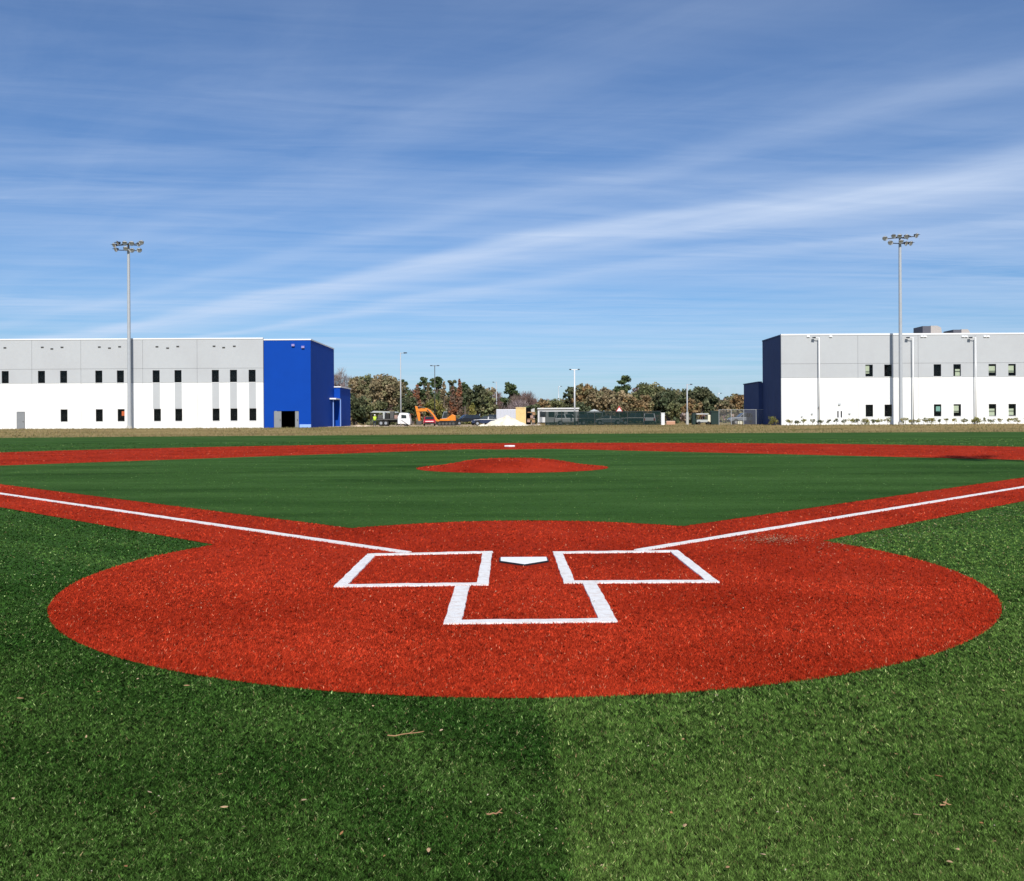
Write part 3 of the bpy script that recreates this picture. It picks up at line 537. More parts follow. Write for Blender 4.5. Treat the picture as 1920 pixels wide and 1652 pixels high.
# --- vehicles
CAR = dict(
    sedan=dict(L=4.6, W=1.8, body=[(-2.3, .35), (-2.28, .75), (-1.75, .95), (-.95, .98), (.95, .98), (2.05, .90), (2.3, .7), (2.3, .35)], cab=[(-1.65, .95), (-.95, 1.42), (.35, 1.45), (1.15, .96)]),
    suv=dict(L=4.8, W=1.9, body=[(-2.4, .42), (-2.4, 1.05), (-1.9, 1.1), (.9, 1.1), (2.15, 1.02), (2.4, .8), (2.4, .42)], cab=[(-2.3, 1.08), (-2.0, 1.72), (.25, 1.75), (1.0, 1.09)]),
    pickup=dict(L=5.6, W=1.95, body=[(-2.8, .5), (-2.8, 1.12), (-.75, 1.12), (1.2, 1.12), (2.5, 1.06), (2.8, .85), (2.8, .5)], cab=[(-.85, 1.1), (-.7, 1.8), (.75, 1.82), (1.4, 1.11)]))
def car(kind, col, loc, rz, label, group=None, name=None):
    P_ = CAR[kind]; W_ = P_['W']; t = thing(name or {'sedan': 'parked_car', 'suv': 'parked_car', 'pickup': 'pickup_truck'}[kind], label, 'pickup' if kind == 'pickup' else 'car', loc, rz, group)
    wx = P_['L'] * .31; b = MB(); pts = P_['body']; z0 = pts[0][1]
    arch = lambda c: [(c + .42 * math.cos(a), .36 + .42 * math.sin(a)) for a in np.linspace(math.pi, 0, 7) if .36 + .42 * math.sin(a) > z0]
    low = arch(-wx) + arch(wx); poly = [pts[0]] + low + [pts[-1]] + pts[-2:0:-1]
    b.prism(poly, -W_ / 2, W_ / 2); b.build('body', col, t, bevel=.06)
    c_ = P_['cab']; cb = MB(); n0 = len(c_); ins = .14
    low2 = [(x, -s * (W_ / 2 - .04), z) for s in (1, -1) for x, z in c_]
    v = [(x, -(W_ / 2 - .03 - (ins if z > 1.2 else 0)), z) for x, z in c_] + [(x, (W_ / 2 - .03 - (ins if z > 1.2 else 0)), z) for x, z in c_]
    cb.v = v; cb.f = [(0, 1, 2, 3), (7, 6, 5, 4), (0, 4, 5, 1), (1, 5, 6, 2), (2, 6, 7, 3), (3, 7, 4, 0)]; cb.build('cabin', col, t, bevel=.04)
    def lerp(a, b_, k): return tuple(a[i] + (b_[i] - a[i]) * k for i in range(3))
    def glass(nm, q, off):
        cc = tuple(sum(p[i] for p in q) / 4 for i in range(3)); q2 = [tuple(lerp(cc, p, .84)[i] + off[i] for i in range(3)) for p in q]; MB().quad(*q2).build(nm, 'car_glass', t)
    for s, i0 in ((-1, 0), (1, 4)):
        a, b_, c2, d = v[i0], v[i0 + 1], v[i0 + 2], v[i0 + 3]; m1, m2 = lerp(b_, c2, .5), lerp(a, d, .5); off = (0, s * .05, .012)
        glass('side_window', [a, b_, m1, m2], off); glass('side_window', [m2, m1, c2, d], off)
    glass('windscreen', [v[3], v[2], v[6], v[7]], (.05, 0, .03)); glass('rear_window', [v[0], v[1], v[5], v[4]], (-.05, 0, .03))
    for x in (-wx, wx):
        for s in (-1, 1):
            y = s * (W_ / 2 - .10); ty = MB().tube((x, y - .11, .34), (x, y + .11, .34), .34, k=16).build('wheel', 'black', t); MB().tube((x, y + s * .111, .34), (x, y + s * .125, .34), .2, k=12).build('rim', 'chrome', ty)
    hx = pts[-2][0] - .02; hz = pts[-2][1] + .02
    for s in (-1, 1):
        MB().box(hx - .05, hx + .05, s * W_ * .36 - .16, s * W_ * .36 + .16, hz - .12, hz).build('headlight', 'head_lamp', t); MB().box(-P_['L'] / 2 - .03, -P_['L'] / 2 + .05, s * W_ * .4 - .1, s * W_ * .4 + .1, .62, .8 if kind == 'sedan' else 1.0).build('taillight', 'red_lamp', t)
    MB().box(-P_['L'] / 2 - .06, -P_['L'] / 2 + .02, -W_ * .45, W_ * .45, z0 - .02, z0 + .2).box(P_['L'] / 2 - .02, P_['L'] / 2 + .06, -W_ * .45, W_ * .45, z0 - .02, z0 + .2).build('bumper', 'black', t)
    return t
car('suv', paint('paint_black', (.012, .014, .02)), place(874, 152), R(200), 'dark parked car just right of the orange excavator', 'cars in the dirt lot')
car('sedan', paint('paint_navy', (.02, .03, .07)), place(912, 143), R(183), 'low navy car parked left of the sand pile', 'cars in the dirt lot')
car('pickup', paint('paint_black', (.012, .014, .02)), place(926, 158), R(178), 'black pickup parked behind the navy car', 'cars in the dirt lot')
car('sedan', paint('paint_red', (.45, .012, .03)), place(805, 141), R(95), 'red car seen end-on under the excavator boom', 'cars in the dirt lot')
car('suv', paint('paint_silver', (.15, .165, .19)), place(1395, 139), R(182), 'silver grey van-like car behind the chain-link fence by the navy wall')
for px, k, cl, rz, lab in ((1068, 'suv', 'paint_white', 0, 'white car behind the left part of the green screen'), (1110, 'suv', 'paint_black', 5, 'dark car under the pale canopy behind the green screen'), (1140, 'sedan', 'paint_silver', 180, 'silver low car behind the middle of the green screen'),
                           (1192, 'pickup', 'paint_black', 178, 'dark pickup behind the right part of the green screen'), (1218, 'suv', 'paint_white', 80, 'white car end-on behind the right end of the green screen')):
    car(k, paint(cl, (.75, .75, .75)), place(px, 143.5 + (px % 3)), R(rz), lab, 'cars behind the green screen')
# --- orange excavator, arm folded to the left
E_ = thing('excavator', 'orange excavator with arched boom reaching left over the red car', 'excavator', place(838, 146), -YAW)
s = 146 / F; e0 = lat(838, 146)
def ex_(px, py): return (lat(px, 146) - e0, zat(px, py, 146) - E_.location.z)
for y in (-1.2, .7):
    tr = MB().prism([(-1.5, .1), (-1.25, 0), (1.3, 0), (1.55, .12), (1.55, .55), (1.3, .68), (-1.25, .68), (-1.5, .55)], y, y + .5).build('track', 'black', E_)
    for i in range(5): MB().tube((-1.1 + i * .55, y - .02, .3), (-1.1 + i * .55, y + .52, .3), .2, k=10).build('roller', 'steel', tr)
MB().box(-1.0, 1.1, -.7, .7, .35, .8).build('undercarriage', 'steel', E_)
p = [ex_(824, 789), ex_(854.5, 789), ex_(854, 779), ex_(848, 777), ex_(842, 781), ex_(836, 786), ex_(824, 787)]
MB().prism(p, -.2, 1.2).build('upper_body', 'orange', E_, bevel=.05); MB().prism([ex_(825, 789.2), ex_(845, 789.2), ex_(843, 784.2), ex_(826, 785.5)], -1.2, -.22).build('side_housing', 'orange', E_, bevel=.04)
cabp = [ex_(829, 785), ex_(838.5, 784.8), ex_(839.5, 772.5), ex_(833, 772)]; MB().prism(cabp, -1.15, -.25).build('cab', paint('cab_grey', (.26, .29, .31)), E_, bevel=.03)
MB().prism([(a * .86 + .86 * -.02 + .03, z * .86 + .26) for a, z in cabp], -1.17, -1.155).build('cab_window', 'car_glass', E_)
boom = [ex_(826, 788), ex_(820, 786.5), ex_(814.5, 778), ex_(807, 769), ex_(800, 765), ex_(788, 766), ex_(780, 769), ex_(780, 772), ex_(789, 771.5), ex_(799, 771), ex_(804, 774), ex_(809, 780), ex_(816, 788.5), ex_(822, 791)]
MB().prism(boom, -.05, .42).build('boom', 'orange', E_, bevel=.03)
MB().prism([ex_(778, 761.5), ex_(782.5, 762), ex_(787.5, 776), ex_(788, 790), ex_(784.5, 790.5), ex_(781, 776)], .0, .36).build('stick', 'orange', E_, bevel=.03)
MB().prism([ex_(783, 789), ex_(789.5, 789.5), ex_(791, 794), ex_(788, 797), ex_(782, 796.5), ex_(780, 793)], -.3, .7).build('bucket', 'steel', E_, bevel=.04)
for a, b in (((812, 780), (801, 768)), ((797, 764.2), (783, 762.5))): A, B = ex_(*a), ex_(*b); MB().tube((A[0], -.15, A[1]), (B[0], -.15, B[1]), .07).build('hydraulic_ram', 'steel', E_)
# --- white cab truck with a loaded flat bed
T_ = thing('flatbed_truck', 'white cab flatbed truck loaded with dark gear beside the excavator', 'truck', place(740, 142), -YAW); t0 = lat(740, 142)
def tx(px, py): return (lat(px, 142) - t0, zat(px, py, 142) - T_.location.z)
MB().prism([tx(747, 795), tx(770.5, 795), tx(770.5, 788), tx(767.5, 776.5), tx(765, 774.5), tx(751, 774), tx(747, 782)], -1.1, 1.1).build('cab', paint('paint_white', (.75, .75, .75)), T_, bevel=.08)
MB().prism([tx(754, 784.5), tx(763.5, 784.5), tx(763, 778.5), tx(754, 777.8)], -1.125, -1.105).build('side_window', 'car_glass', T_); MB().prism([tx(768.9, 785), tx(769.7, 785), tx(767.4, 777.5), tx(766.6, 777.5)], -.95, .95).build('windscreen', 'car_glass', T_)
MB().prism([tx(754, 787), tx(758, 786), tx(771.5, 795.5), tx(768, 796.5)], -1.30, -1.13).build('fender', paint('paint_white', (.75,) * 3), T_, bevel=.03)
MB().box(tx(708, 0)[0], tx(746.5, 0)[0], -1.15, 1.15, .95, 1.12).build('bed', 'steel', T_); MB().box(tx(712, 0)[0], tx(769, 0)[0], -.5, .5, .62, .94).build('chassis', 'black', T_)
for px in (716, 725, 762):
    for y in (-1.05, .75): w_ = MB().tube((tx(px, 0)[0], y, .46), (tx(px, 0)[0], y + .3, .46), .46, k=16).build('wheel', 'black', T_); MB().tube((tx(px, 0)[0], y - .012, .46), (tx(px, 0)[0], y - .001, .46), .22, k=12).build('rim', 'chrome', w_)
for i, (a, b, z1, m_) in enumerate(((710, 718, 1.75, 'steel'), (719, 722.5, 2.15, 'tarp'), (723.5, 731, 1.9, 'black'), (732, 739, 2.25, 'steel'), (740, 746, 1.7, 'rust_metal'))):
    MB().box(tx(a, 0)[0], tx(b, 0)[0], -.95 + .1 * i, .8, 1.125, z1).build('gear_crate', m_, T_, bevel=.04)
C_ = thing('shade_canopy', 'low pale grey shade roof on posts behind the white truck', 'canopy', place(721, 150), -YAW); c0 = lat(721, 150)
MB().prism([(lat(697, 150) - c0, 2.15), (lat(703, 150) - c0, 2.42), (lat(744, 150) - c0, 2.3), (lat(746, 150) - c0, 2.1)], -1.5, 1.5).build('roof', 'tarp', C_)
for px in (698, 722, 745):
    for y in (-1.4, 1.4): MB().tube((lat(px, 150) - c0, y, 0), (lat(px, 150) - c0, y, 2.2), .05).build('post', 'steel', C_)
# --- worker in a high-visibility vest
W_ = thing('person', 'worker in yellow-green safety vest and white helmet left of the truck', 'person', place(702.5, 140.5), R(25))
def skin_body(name, J, edges, m, parent):
    me = bpy.data.meshes.new(name); me.from_pydata([j[0] for j in J], edges, []); o = bpy.data.objects.new(name, me); COL.objects.link(o); o.parent = parent; me.materials.append(M[m])
    o.modifiers.new('skin', 'SKIN'); sv = me.skin_vertices[0].data
    for i, j in enumerate(J): sv[i].radius = (j[1], j[2] if len(j) > 2 else j[1])
    sv[0].use_root = True; ss = o.modifiers.new('sub', 'SUBSURF'); ss.levels = 1; ss.render_levels = 1; return o
J = [((0, 0, .95), .15, .11), ((0, 0, 1.2), .15, .11), ((0, 0, 1.42), .17, .1), ((0, 0, 1.52), .06), ((0, .01, 1.6), .085, .1), ((0, .01, 1.72), .07, .08),
     ((.10, 0, .88), .1), ((.12, -.03, .48), .07), ((.12, .02, .08), .05), ((.12, -.13, .04), .04), ((-.10, 0, .88), .1), ((-.14, .03, .48), .07), ((-.15, .05, .08), .05), ((-.15, -.1, .04), .04),
     ((.22, 0, 1.42), .06), ((.29, -.02, 1.15), .05), ((.26, -.18, .95), .04), ((.25, -.24, .9), .035), ((-.22, 0, 1.42), .06), ((-.29, .02, 1.15), .05), ((-.28, -.1, .92), .04), ((-.28, -.13, .85), .035)]
skin_body('body', J, [(0, 1), (1, 2), (2, 3), (3, 4), (4, 5), (0, 6), (6, 7), (7, 8), (8, 9), (0, 10), (10, 11), (11, 12), (12, 13), (2, 14), (14, 15), (15, 16), (16, 17), (2, 18), (18, 19), (19, 20), (20, 21)], 'denim', W_)
def ring_loft(rings, k=14):
    mb = MB()
    for cx, cy, z, rx, ry in rings: mb.v += [(cx + rx * math.cos(2 * math.pi * i / k), cy + ry * math.sin(2 * math.pi * i / k), z) for i in range(k)]
    for j in range(len(rings) - 1): mb.f += [(j * k + i, j * k + (i + 1) % k, (j + 1) * k + (i + 1) % k, (j + 1) * k + i) for i in range(k)]
    mb.f += [tuple(range(k - 1, -1, -1)), tuple(range((len(rings) - 1) * k, len(rings) * k))]; return mb
ring_loft([(0, 0, .9, .24, .17), (0, 0, 1.15, .235, .165), (0, 0, 1.4, .29, .16), (0, 0, 1.5, .2, .13)]).build('vest', 'hivis', W_, True)
ring_loft([(0, .0, 1.69, .145, .16), (0, .0, 1.70, .115, .13), (0, 0, 1.78, .10, .115), (0, 0, 1.82, .05, .06)]).build('helmet', 'helmet', W_, True); ring_loft([(0, -.012, 1.50, .06, .06), (0, -.012, 1.56, .085, .1), (0, -.012, 1.64, .095, .115), (0, -.012, 1.69, .09, .11)]).build('head', 'skin', W_, True)
# --- pale sand heap
n = 44; V = []; Fq = []; x, y, z = place(947, 136.5); cxs = lat(947, 136.5)
for j in range(n + 1):
    for i in range(n + 1):
        X = -3.9 + 8.0 * i / n; Y = -2.6 + 5.2 * j / n; r = math.hypot((X - .25) / 3.45, Y / 2.3); hgt = max(0, 1 - r) ** 1.05 * 1.62 + max(0, 1 - math.hypot((X + 2.2) / 1.6, Y / 1.6)) * .22
        V.append((X, Y, hgt + .05 * hgt * math.sin(5 * X + 3 * Y) + .04 * math.sin(9 * Y - 4 * X) * min(1, hgt * 3) - .02))
o = raw_mesh('sand_pile', np.array(V), np.array([(j * (n + 1) + i, j * (n + 1) + i + 1, (j + 1) * (n + 1) + i + 1, (j + 1) * (n + 1) + i) for j in range(n) for i in range(n)]), None, 'sand')
o.location = (x, y, z); o.data.shade_smooth(); tag(o, 'pale cream sand heap in front of the tan container', 'sand pile')
for px, rx, hh, lab in ((905, .9, .34, 'small white mound of sand left of the large heap'), (672, 1.0, .30, 'small pinkish dirt mound nearest the blue building'), (686, .8, .26, 'small pinkish dirt mound left of the worker')):
    x, y, z = place(px, 134 if px > 800 else 137); mb = MB(); k = 12
    for q in range(5): rr_ = rx * (1 - q / 4.6); mb.v += [(rr_ * math.cos(6.283 * i / k) * random.uniform(.85, 1.1), .7 * rr_ * math.sin(6.283 * i / k), hh * (q / 4) ** .8 - .02) for i in range(k)]
    for q in range(4): mb.f += [(q * k + i, q * k + (i + 1) % k, (q + 1) * k + (i + 1) % k, (q + 1) * k + i) for i in range(k)]
    mb.f.append(tuple(range(4 * k, 5 * k))); o = mb.build('dirt_mound', 'sand' if px > 800 else 'dirt', None, True); o.location = (x, y, z); tag(o, lab, 'dirt mound')
# --- tan shipping container, doors open toward the right; white box trailer behind
K_ = thing('shipping_container', 'tan shipping container standing open beside the sand heap', 'container', place(986, 141), -YAW); k0 = lat(986, 141)
def kx(px): return lat(px, 141) - k0
kz = zat(980, 763.5, 141) - K_.location.z; kl, km, kr = kx(967), kx(985.5), kx(1003)
cor = MB(); n = 14
for i in range(n):
    a, b = kl + (km - kl) * i / n, kl + (km - kl) * (i + 1) / n; q = (b - a) / 4
    cor.quad((a, 0, .12), (a + q, 0, .12), (a + q, 0, kz - .1), (a, 0, kz - .1)).quad((a + q, 0, .12), (a + 2 * q, .05, .12), (a + 2 * q, .05, kz - .1), (a + q, 0, kz - .1)).quad((a + 2 * q, .05, .12), (a + 3 * q, .05, .12), (a + 3 * q, .05, kz - .1), (a + 2 * q, .05, kz - .1)).quad((a + 3 * q, .05, .12), (b, 0, .12), (b, 0, kz - .1), (a + 3 * q, .05, kz - .1))
cor.build('side_panel', 'cont_tan', K_); MB().box(kl - .02, km + .02, -.04, .1, kz - .1, kz).box(kl - .02, km + .02, -.04, .1, 0, .12).box(km - .1, km + .03, -.05, .08, .121, kz - .101).build('frame', 'cont_tan', K_)
MB().box(kl, km, .07, 2.4, kz - .14, kz - .02).box(kl, km, .12, 2.4, .1, .2).box(kl, kl + .06, .07, 2.4, .2, kz - .14).box(kl, km, 2.34, 2.4, .2, kz - .14).build('shell', 'cont_tan', K_)
MB().box(km + .02, kx(995), .6, .66, .15, kz - .1).build('shade_sheet', 'dark', K_)  # dark sheet painted in for the shade inside the container
MB().prism([(kx(996), .12), (kx(1002.5), .12), (kx(1002.5), kz - .15), (kx(996), kz - .35)], .3, .38).build('door', 'concrete', K_)
for zq in (.35, .72): MB().box(kx(989), kx(1003), -.3, .2, kz * zq - .05, kz * zq + .05).build('shelf', 'timber', K_)
for px, zq in ((991, .5), (1000, .45), (997, 1.15), (1001, 1.6)): MB().box(kx(px) - .22, kx(px) + .22, -.25, .15, zq, zq + .4).build('crate', random.choice(['timber', 'concrete', 'rust_metal']), K_)
B_ = thing('box_trailer', 'white box trailer behind the sand heap, left of the tan container', 'trailer', place(950, 152), -YAW); b0 = lat(950, 152)
ztr = zat(950, 767.5, 152) - B_.location.z; MB().box(lat(930.5, 152) - b0, lat(969, 152) - b0, 0, 2.3, .7, ztr).build('box', paint('trailer_white', (.52, .53, .58)), B_, bevel=.05); MB().box(lat(931, 152) - b0, lat(968, 152) - b0, .2, 2.1, .5, .695).build('chassis', 'black', B_)
for i in range(6): a = lat(932, 152) - b0 + i * .56; MB().box(a, a + .04, -.02, -.001, .75, ztr - .05).build('rib', 'galv', B_)
for px in (938, 962): MB().tube((lat(px, 152) - b0, .05, .36), (lat(px, 152) - b0, .3, .36), .36, k=14).build('wheel', 'black', B_)
# --- site office: long low white cabin behind the screen
O_ = thing('site_office', 'long low white site cabin behind the green screen', 'building', place(1046, 152), -YAW); o0 = lat(1046, 152); zo = zat(1046, 765, 152) - O_.location.z
MB().box(lat(1008.5, 152) - o0, lat(1085, 152) - o0, 0, 3, .4, zo - .22).build('wall', paint('cabin_white', (.58, .58, .57)), O_); MB().box(lat(1007.5, 152) - o0, lat(1086, 152) - o0, -.25, 3.1, zo - .217, zo).build('roof', paint('cabin_white', (.58, .58, .57)), O_, bevel=.03)
for px in (1018, 1034, 1052, 1070):
    X = lat(px, 152) - o0; w_ = MB().box(X - .5, X + .5, -.05, -.002, 1.3, 2.2).build('window', 'frame', O_); MB().box(X - .44, X + .44, -.06, -.051, 1.36, 2.14).build('pane', 'car_glass', w_)
X = lat(1014.0, 152) - o0; d_ = MB().box(X - .25, X + .25, -.04, -.002, .45, 2.3).build('door', 'door_grey', O_)
for i in range(5): X = lat(1010 + i * 18, 152) - o0; MB().box(X - .2, X + .2, .3, .7, -.1, .395).build('pier', 'concrete', O_)
# --- screened fence with posts
def fence(name, label, p0, p1, D_, top, panel_m, nposts, post_m, rail=True):
    t = thing(name, label, 'fence', place((p0 + p1) / 2, D_), -YAW); c0 = lat((p0 + p1) / 2, D_); zt_ = zat((p0 + p1) / 2, top, D_) - t.location.z; a, b = lat(p0, D_) - c0, lat(p1, D_) - c0
    for i in range(nposts): X = a + (b - a) * i / (nposts - 1); MB().tube((X, 0, -.3), (X, 0, zt_ + .05), .04, k=8).build('post', post_m, t)
    for i in range(nposts - 1):
        x0, x1 = a + (b - a) * i / (nposts - 1) + .03, a + (b - a) * (i + 1) / (nposts - 1) - .03; mb = MB(); k = 6
        for j in range(k):
            q0, q1 = x0 + (x1 - x0) * j / k, x0 + (x1 - x0) * (j + 1) / k; s0, s1 = [.05 * math.sin(math.pi * z_ / k) * (1 if i % 2 else -1) - .055 for z_ in (j, j + 1)]
            mb.quad((q0, s0, .03), (q1, s1, .03), (q1, s1 * .6 - .02, zt_ - .02), (q0, s0 * .6 - .02, zt_ - .02))
        mb.build('screen_panel' if 'screen' in name else 'mesh_panel', panel_m, t)
    if rail: MB().tube((a, .0, zt_), (b, .0, zt_), .025, k=6).build('rail', post_m, t)
    return t
fence('screened_fence', 'long dark green screened fence at the end of the outfield', 1022.5, 1238, 138, 771.5, 'screen', 8, 'steel')
fence('chain_link_fence', 'see-through chain-link fence between the lamp pole and navy wall', 1348, 1464, 134, 768, 'chain', 6, 'galv')
# --- small things around the fence
def pillar(px, D_, top, r, lab, name='gate_pillar'):
    loc = place(px, D_); h = zat(px, top, D_) - loc[2]; t = thing(name, lab, 'pillar', loc, -YAW); MB().prism([(-r, -r), (r, -r), (r, r), (-r, r)], -.2, h - .1, 'z').build('shaft', 'trim_white', t, bevel=.03); MB().box(-r - .05, r + .05, -r - .05, r + .05, h - .097, h).build('cap', 'trim_white', t)
pillar(1242.5, 138.2, 774, .25, 'white square gate pillar at the right end of the green screen')
A_ = thing('pop_up_canopy', 'pale peaked canopy roof showing above the green screen', 'canopy', place(1114, 147), -YAW); c0 = lat(1114, 147); zp = zat(1114, 767, 147) - A_.location.z; a = lat(1129, 147) - c0
MB().quad((-a, -a, zp - .6), (a, -a, zp - .6), (0, 0, zp)).quad((a, -a, zp - .6), (a, a, zp - .6), (0, 0, zp)).quad((a, a, zp - .6), (-a, a, zp - .6), (0, 0, zp)).quad((-a, a, zp - .6), (-a, -a, zp - .6), (0, 0, zp)).build('roof', 'tarp', A_)
for sx in (-1, 1):
    for sy in (-1, 1): MB().tube((sx * a * .95, sy * a * .95, 0), (sx * a * .95, sy * a * .95, zp - .6), .04).build('post', 'galv', A_)
G_ = thing('warning_sign', 'triangular white sign with red border above the green screen', 'sign', place(1161, 140), -YAW); zs = zat(1161, 761, 140) - G_.location.z; hs_ = .95
MB().prism([(-.58, zs - hs_), (.58, zs - hs_), (0, zs)], -.06, -.03).build('border', 'sign_red', G_); MB().prism([(-.40, zs - hs_ + .12), (.40, zs - hs_ + .12), (0, zs - .24)], -.066, -.061).build('face', 'sign_white', G_); MB().tube((0, 0, -.2), (0, 0, zs - .3), .035).build('post', 'galv', G_)
# utility cart: white roof, open sides
U_ = thing('utility_cart', 'small white-roofed utility cart left of the dark green bin', 'cart', place(1318, 138.5), -YAW); c0 = lat(1318, 138.5)
MB().box(-1.05, 1.0, -.55, .55, .35, .75).build('body', 'tarp', U_, bevel=.05); MB().box(-1.1, .75, -.6, .6, 1.55, 1.66).build('roof', 'trim_white', U_, bevel=.04); MB().box(.62, 1.15, -.58, .58, .35, 1.45).build('cargo_box', paint('cream', (.72, .68, .52)), U_, bevel=.04)
MB().box(-.25, .15, -.5, .5, .76, .9).box(.05, .17, -.5, .5, .9, 1.3).build('seat', 'black', U_)
for x_ in (-1.0, .5):
    for y_ in (-.52, .52): MB().tube((x_, y_, .7), (x_, y_, 1.56), .03).build('roof_post', 'steel', U_)
for x_ in (-.7, .72):
    for y_ in (-.6, .42): MB().tube((x_, y_, .25), (x_, y_ + .18, .25), .25, k=14).build('wheel', 'black', U_)
D0 = thing('storage_bin', 'tall dark green bin standing behind the chain-link fence post', 'bin', place(1339, 138), -YAW)
MB().box(-.55, .6, -.5, .5, 0, 1.9).build('body', 'green_box', D0, bevel=.04); MB().prism([(-.6, 1.903), (.65, 1.903), (.65, 2.05), (-.6, 2.13)], -.55, .55).build('lid', 'green_box', D0)
D1 = thing('storage_bin', 'slim dark bin between the pale lamp base and utility cart', 'bin', place(1301, 139), -YAW); MB().box(-.3, .3, -.4, .4, 0, 1.75).build('body', 'green_box', D1, bevel=.04); MB().box(-.34, .34, -.44, .44, 1.753, 1.84).build('lid', 'black', D1)
for px, cl, lab in ((1257, paint('brick_tan', (.5, .27, .17)), 'rusty tan crate just right of the white gate pillar'), (1386.5, paint('cream', (.72, .68, .52)), 'cream box on the ground before the silver car')):
    b_ = thing('crate', lab, 'crate', place(px, 136), -YAW); w_ = .65 if px == 1257 else .32; MB().box(-w_, w_, -.3, .3, .06, .6 if px == 1257 else .5).build('body', cl, b_, bevel=.03)
    for x_ in (-w_ * .7, w_ * .7): MB().box(x_ - .05, x_ + .05, -.28, .28, 0, .058).build('runner', 'timber', b_)

# ================================================================ TREES
def leaf_cloud(cent, rad, per, size, palette, flat=.6, twig=False):
    V = []; T = []
    for (c, r) in zip(cent, rad):
        k = int(per * r ** 1.6) + 6; d = RNG.normal(0, 1, (k, 3)); d /= np.linalg.norm(d, axis=1)[:, None]; P = np.array(c) + d * (r * RNG.random(k)[:, None] ** .45) * np.array([1, 1, flat])
        base = np.array(random.choice(palette)) * random.uniform(.8, 1.2); sz = size * RNG.uniform(.6, 1.4, k)[:, None]
        a = RNG.normal(0, 1, (k, 3)); a /= np.linalg.norm(a, axis=1)[:, None]; b = np.cross(a, RNG.normal(0, 1, (k, 3))); b /= np.linalg.norm(b, axis=1)[:, None]
        if twig: a = d * .7 + a * .5 + np.array([0, 0, .5]); a *= 1.7; b = b * .14
        V.append(np.stack([P - a * sz, P + b * sz * .8, P + a * sz, P - b * sz * .8], 1)); T.append(np.repeat((base * RNG.uniform(.65, 1.35, (k, 1)))[:, None, :], 4, 1))
    V = np.concatenate(V).reshape(-1, 3); return V, np.concatenate(T).reshape(-1, 3), np.arange(len(V)).reshape(-1, 4)
PAL = dict(oak=[(0.159, 0.175, 0.078), (0.207, 0.213, 0.098), (0.244, 0.225, 0.117), (0.171, 0.175, 0.085)], brown=[(0.293, 0.225, 0.130), (0.281, 0.231, 0.130), (0.232, 0.213, 0.111), (0.342, 0.263, 0.150)], rust=[(0.329, 0.144, 0.078), (0.268, 0.150, 0.098), (0.232, 0.163, 0.117)],
           pine=[(0.073, 0.106, 0.046), (0.098, 0.138, 0.055), (0.122, 0.156, 0.065)], bare=[(0.329, 0.250, 0.247), (0.268, 0.213, 0.195), (0.366, 0.300, 0.273)], redbare=[(0.268, 0.175, 0.156), (0.232, 0.163, 0.143), (0.305, 0.225, 0.182)], dark=[(0.085, 0.106, 0.052), (0.116, 0.131, 0.065), (0.146, 0.150, 0.078)],
           lime=[(0.244, 0.237, 0.065), (0.183, 0.188, 0.058), (0.293, 0.250, 0.078)], orange=[(0.366, 0.237, 0.111), (0.317, 0.225, 0.117), (0.244, 0.213, 0.104)])
